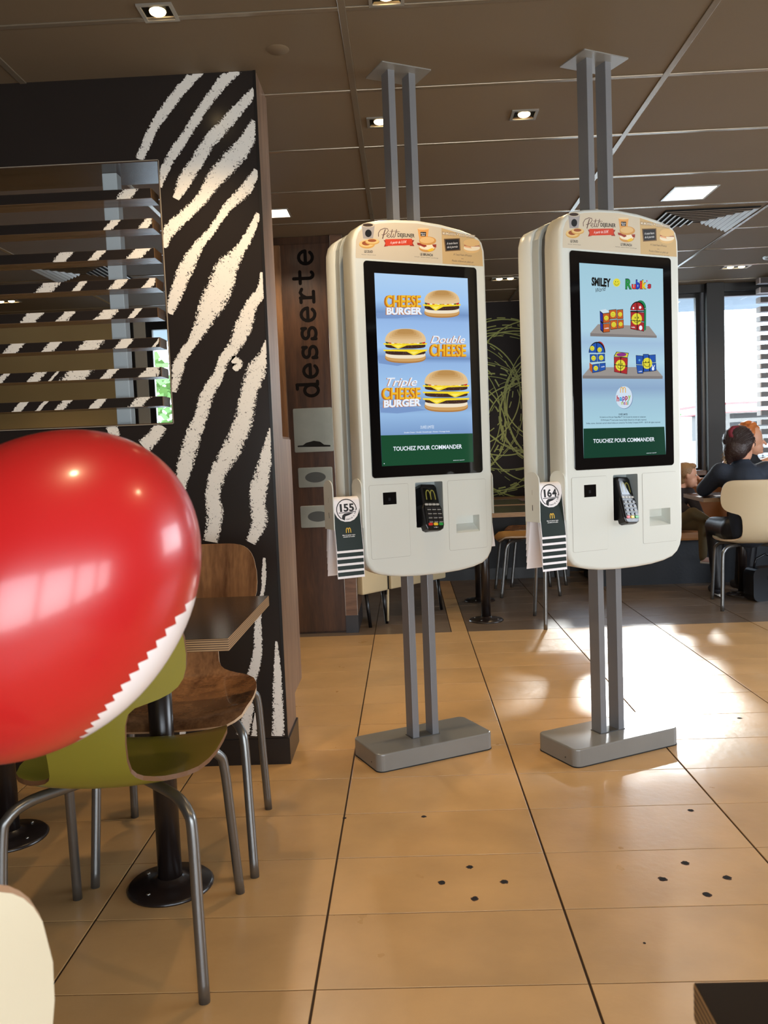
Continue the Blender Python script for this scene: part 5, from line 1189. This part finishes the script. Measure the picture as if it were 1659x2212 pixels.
sc_ = G().tube([hc + Vector((-.055 + .038 * math.cos(a), -.075 + .02 * math.sin(a), .085 + .040 * math.sin(a))) for a in [2 * PI * k / 16 for k in range(17)]], [.016 + .004 * (k % 2) for k in range(17)], mat('scrunchie_maroon', (110, 24, 40), rough=.8), 8); sc_.build('hair_tie', t)
g = G(); GL = DARKP
for s_ in (-1, 1):
    c0 = hc + f * .092 + sd * s_ * .034 + Vector((0, 0, .012)); up = Vector((0, 0, 1)); g.tube([c0 + sd * .026 * math.cos(a) + up * .020 * math.sin(a) for a in [2 * PI * k / 16 for k in range(17)]], .0022, GL, 6)
    g.tube([c0 + sd * s_ * .026, hc + sd * s_ * .094 + f * .01 + Vector((0, 0, .012))], .002, GL, 6)
g.build('glasses', t)
# person 2, ginger hair, behind
H2 = (2.80, 6.93, 1.145)
P = dict(head=H2, neck=(2.79, 6.95, 1.03), chest=(2.80, 6.98, .88), waist=(2.80, 7.02, .68), pelvis=(2.80, 7.02, .56), shL=(2.64, 6.97, .955), shR=(2.97, 6.97, .955), elL=(2.66, 6.80, .80), haL=(2.60, 6.60, .80), elR=(3.02, 6.80, .80), haR=(2.86, 6.62, .82),
         hipL=(2.72, 6.97, .545), hipR=(2.90, 6.97, .545), knL=(2.70, 6.68, .545), knR=(2.90, 6.66, .545), foL=(2.66, 6.66, .085), foR=(2.92, 6.62, .085), toL=(0, -1, 0), toR=(0, -1, 0))
t, f, sd = person('person with short ginger hair and a sleeveless dark top, behind the dark jacket', P, (.97, -.2, -.05), .095, SKIN2, mat('top_black', (20, 22, 28), rough=.8), LG, HO, SHO, sleeves=False)
hc = Vector(H2); rn = random.Random(3)
blob('hair', [], [(tuple(hc + Vector((-.03, .01, .04))), (.098, .100, .098)), (tuple(hc + Vector((-.06, .02, -.02))), (.07, .08, .08))] + [(tuple(hc + Vector((-.02 + .085 * math.cos(a) * math.sin(b_), .01 + .09 * math.sin(a) * math.sin(b_), .05 + .09 * math.cos(b_)))), (.026,) * 3) for a, b_ in [(rn.uniform(0, 2 * PI), rn.uniform(0, 1.25)) for _ in range(26)]], HO, t, .008, 1)
# child on the bench
H3 = (2.262, 6.86, .885)
P = dict(head=H3, neck=(2.20, 6.87, .785), chest=(2.19, 6.90, .70), waist=(2.18, 6.95, .58), pelvis=(2.18, 6.97, .515), shL=(2.12, 6.94, .745), shR=(2.27, 6.84, .745), elL=(2.20, 6.74, .62), haL=(2.30, 6.62, .56), elR=(2.32, 6.76, .58), haR=(2.35, 6.60, .48),
         hipL=(2.15, 6.92, .50), hipR=(2.23, 6.90, .50), knL=(2.24, 6.66, .60), knR=(2.31, 6.64, .50), foL=(2.34, 6.60, .535), foR=(2.29, 6.60, .25), toL=(.6, -.5, 0), toR=(.8, -.5, 0))
t, f, sd = person('small child in olive leggings sitting on the bench beside the right kiosk', P, (.93, -.3, -.08), .078, SKIN2, mat('child_jacket_dark', (40, 32, 34), rough=.8), mat('leggings_olive', (98, 82, 52), rough=.8), HB, mat('child_shoe_pink', (226, 190, 180), rough=.6), k=.60)
hc = Vector(H3); blob('hair', [], [(tuple(hc + Vector((-.020, .006, .034))), (.084, .084, .080)), (tuple(hc + Vector((-.045, .02, -.01))), (.060, .070, .070)), (tuple(hc + Vector((.02, -.01, .075))), (.05, .055, .03))], HB, t, .007, 2)
# bag under the chair and food tray on the table
t = thing('shoulder_bag', 'black glossy bag on the floor under the cream chair of the dark jacket', 'bag', (2.56, 6.10, 0), .3)
G().prism(rrect(-.15, .15, .0, .24, .05, 4), -.06, .06, mat('bag_black_gloss', (14, 14, 16), rough=.25), 'y', bev=.015).build('body', t)
G().tube([(-.1, 0, .235), (-.08, 0, .30), (0, 0, .33), (.08, 0, .30), (.1, 0, .235)], .008, BLACKP, 8).build('handle', t); G().box(-.02, .02, -.0785, -.074, .15, .18, STEEL, bev=.001).build('clasp', t)
t = thing('paper_sheet', 'white paper place mat lying on the table by the dark jacket’s elbow', 'paper', (2.36, 6.18, .7555), -.2)
G().box(-.12, .12, -.08, .08, 0, .0012, PAPER).build('sheet', t)

# ================================================================ OUTSIDE
o = G().box(-30, 40, 8.45, 60, -.12, -.06, mat('outdoor_paving', (150, 148, 142), rough=.8)).build('ground_outside'); o['kind'] = 'structure'
o = G().box(1.3, 6.5, 8.05, 9.65, 2.60, 2.75, mat('canopy_pale_blue', (150, 168, 184), rough=.6)).build('canopy_soffit'); o['kind'] = 'structure'
o = G().box(-5.5, -.8, 8.35, 10.2, 2.60, 2.75, MATS['canopy_pale_blue']).build('canopy_soffit'); o['kind'] = 'structure'
t = thing('drive_kiosk', 'low building with a red edged white roof outside the right window', 'building', (5.2, 12.3, 0))
G().box(-.75, 2.5, 0, 1.5, 1.55, 1.68, mat('roof_white', (200, 196, 196), rough=.6)).build('roof', t)
G().box(-.76, 2.51, -.01, 1.51, 1.655, 1.69, mat('roof_red', (150, 10, 16), rough=.5)).build('roof_band', t); G().box(-.76, 2.51, -.01, 1.51, 1.54, 1.56, MATS['roof_red']).build('roof_band', t)
G().box(-.6, 2.4, .2, 1.4, 1.15, 1.54, mat('hut_grey', (26, 28, 32), rough=.5)).build('wall', t); G().box(-.6, 2.4, .25, 1.4, -.06, 1.15, mat('hut_pale', (140, 146, 150), rough=.6)).build('lower_wall', t)
for k in range(7): G().box(-.55 + k * .14, -.53 + k * .14, .18, .20, .5, 1.12, MATS['hut_grey']).build('railing_bar', t)
LEAF = mat('leaf_green', (84, 118, 52), rough=.8, vary=(3, .4))
def tree(label, x, y, h, r, seed):
    t = thing('leafy_tree', label, 'tree', (x, y, -.06), 0, 'trees outside the windows'); rn = random.Random(seed)
    G().cyl((0, 0, 0), (0, 0, h * .6), .09, mat('bark', (60, 46, 34), rough=.9), .05, 10).build('trunk', t)
    g = G()
    for k in range(260):
        a, b_ = rn.uniform(0, 2 * PI), rn.uniform(-1, 1); q = r * rn.uniform(.5, 1); c = Vector((q * math.cos(a) * math.sqrt(1 - b_ * b_), q * math.sin(a) * math.sqrt(1 - b_ * b_), h * .68 + q * b_ * 1.1))
        s_ = r * rn.uniform(.06, .13); u = Vector((rn.uniform(-1, 1), rn.uniform(-1, 1), rn.uniform(-1, 1))).normalized(); v = u.orthogonal().normalized()
        g.add([c + u * s_, c + v * s_, c - u * s_, c - v * s_], [(0, 1, 2, 3)], LEAF)
    o = g.build('foliage', t, clean=False); o['kind'] = 'stuff'
tree('green tree outside the left window, seen past the last slats', -4.3, 16, 3.0, 1.0, 1)
tree('green tree behind another outside the left window', -5.3, 18.5, 3.3, 1.2, 2)
tree('small tree outside the window right beside the right kiosk', 3.75, 12.6, 2.1, .35, 4)
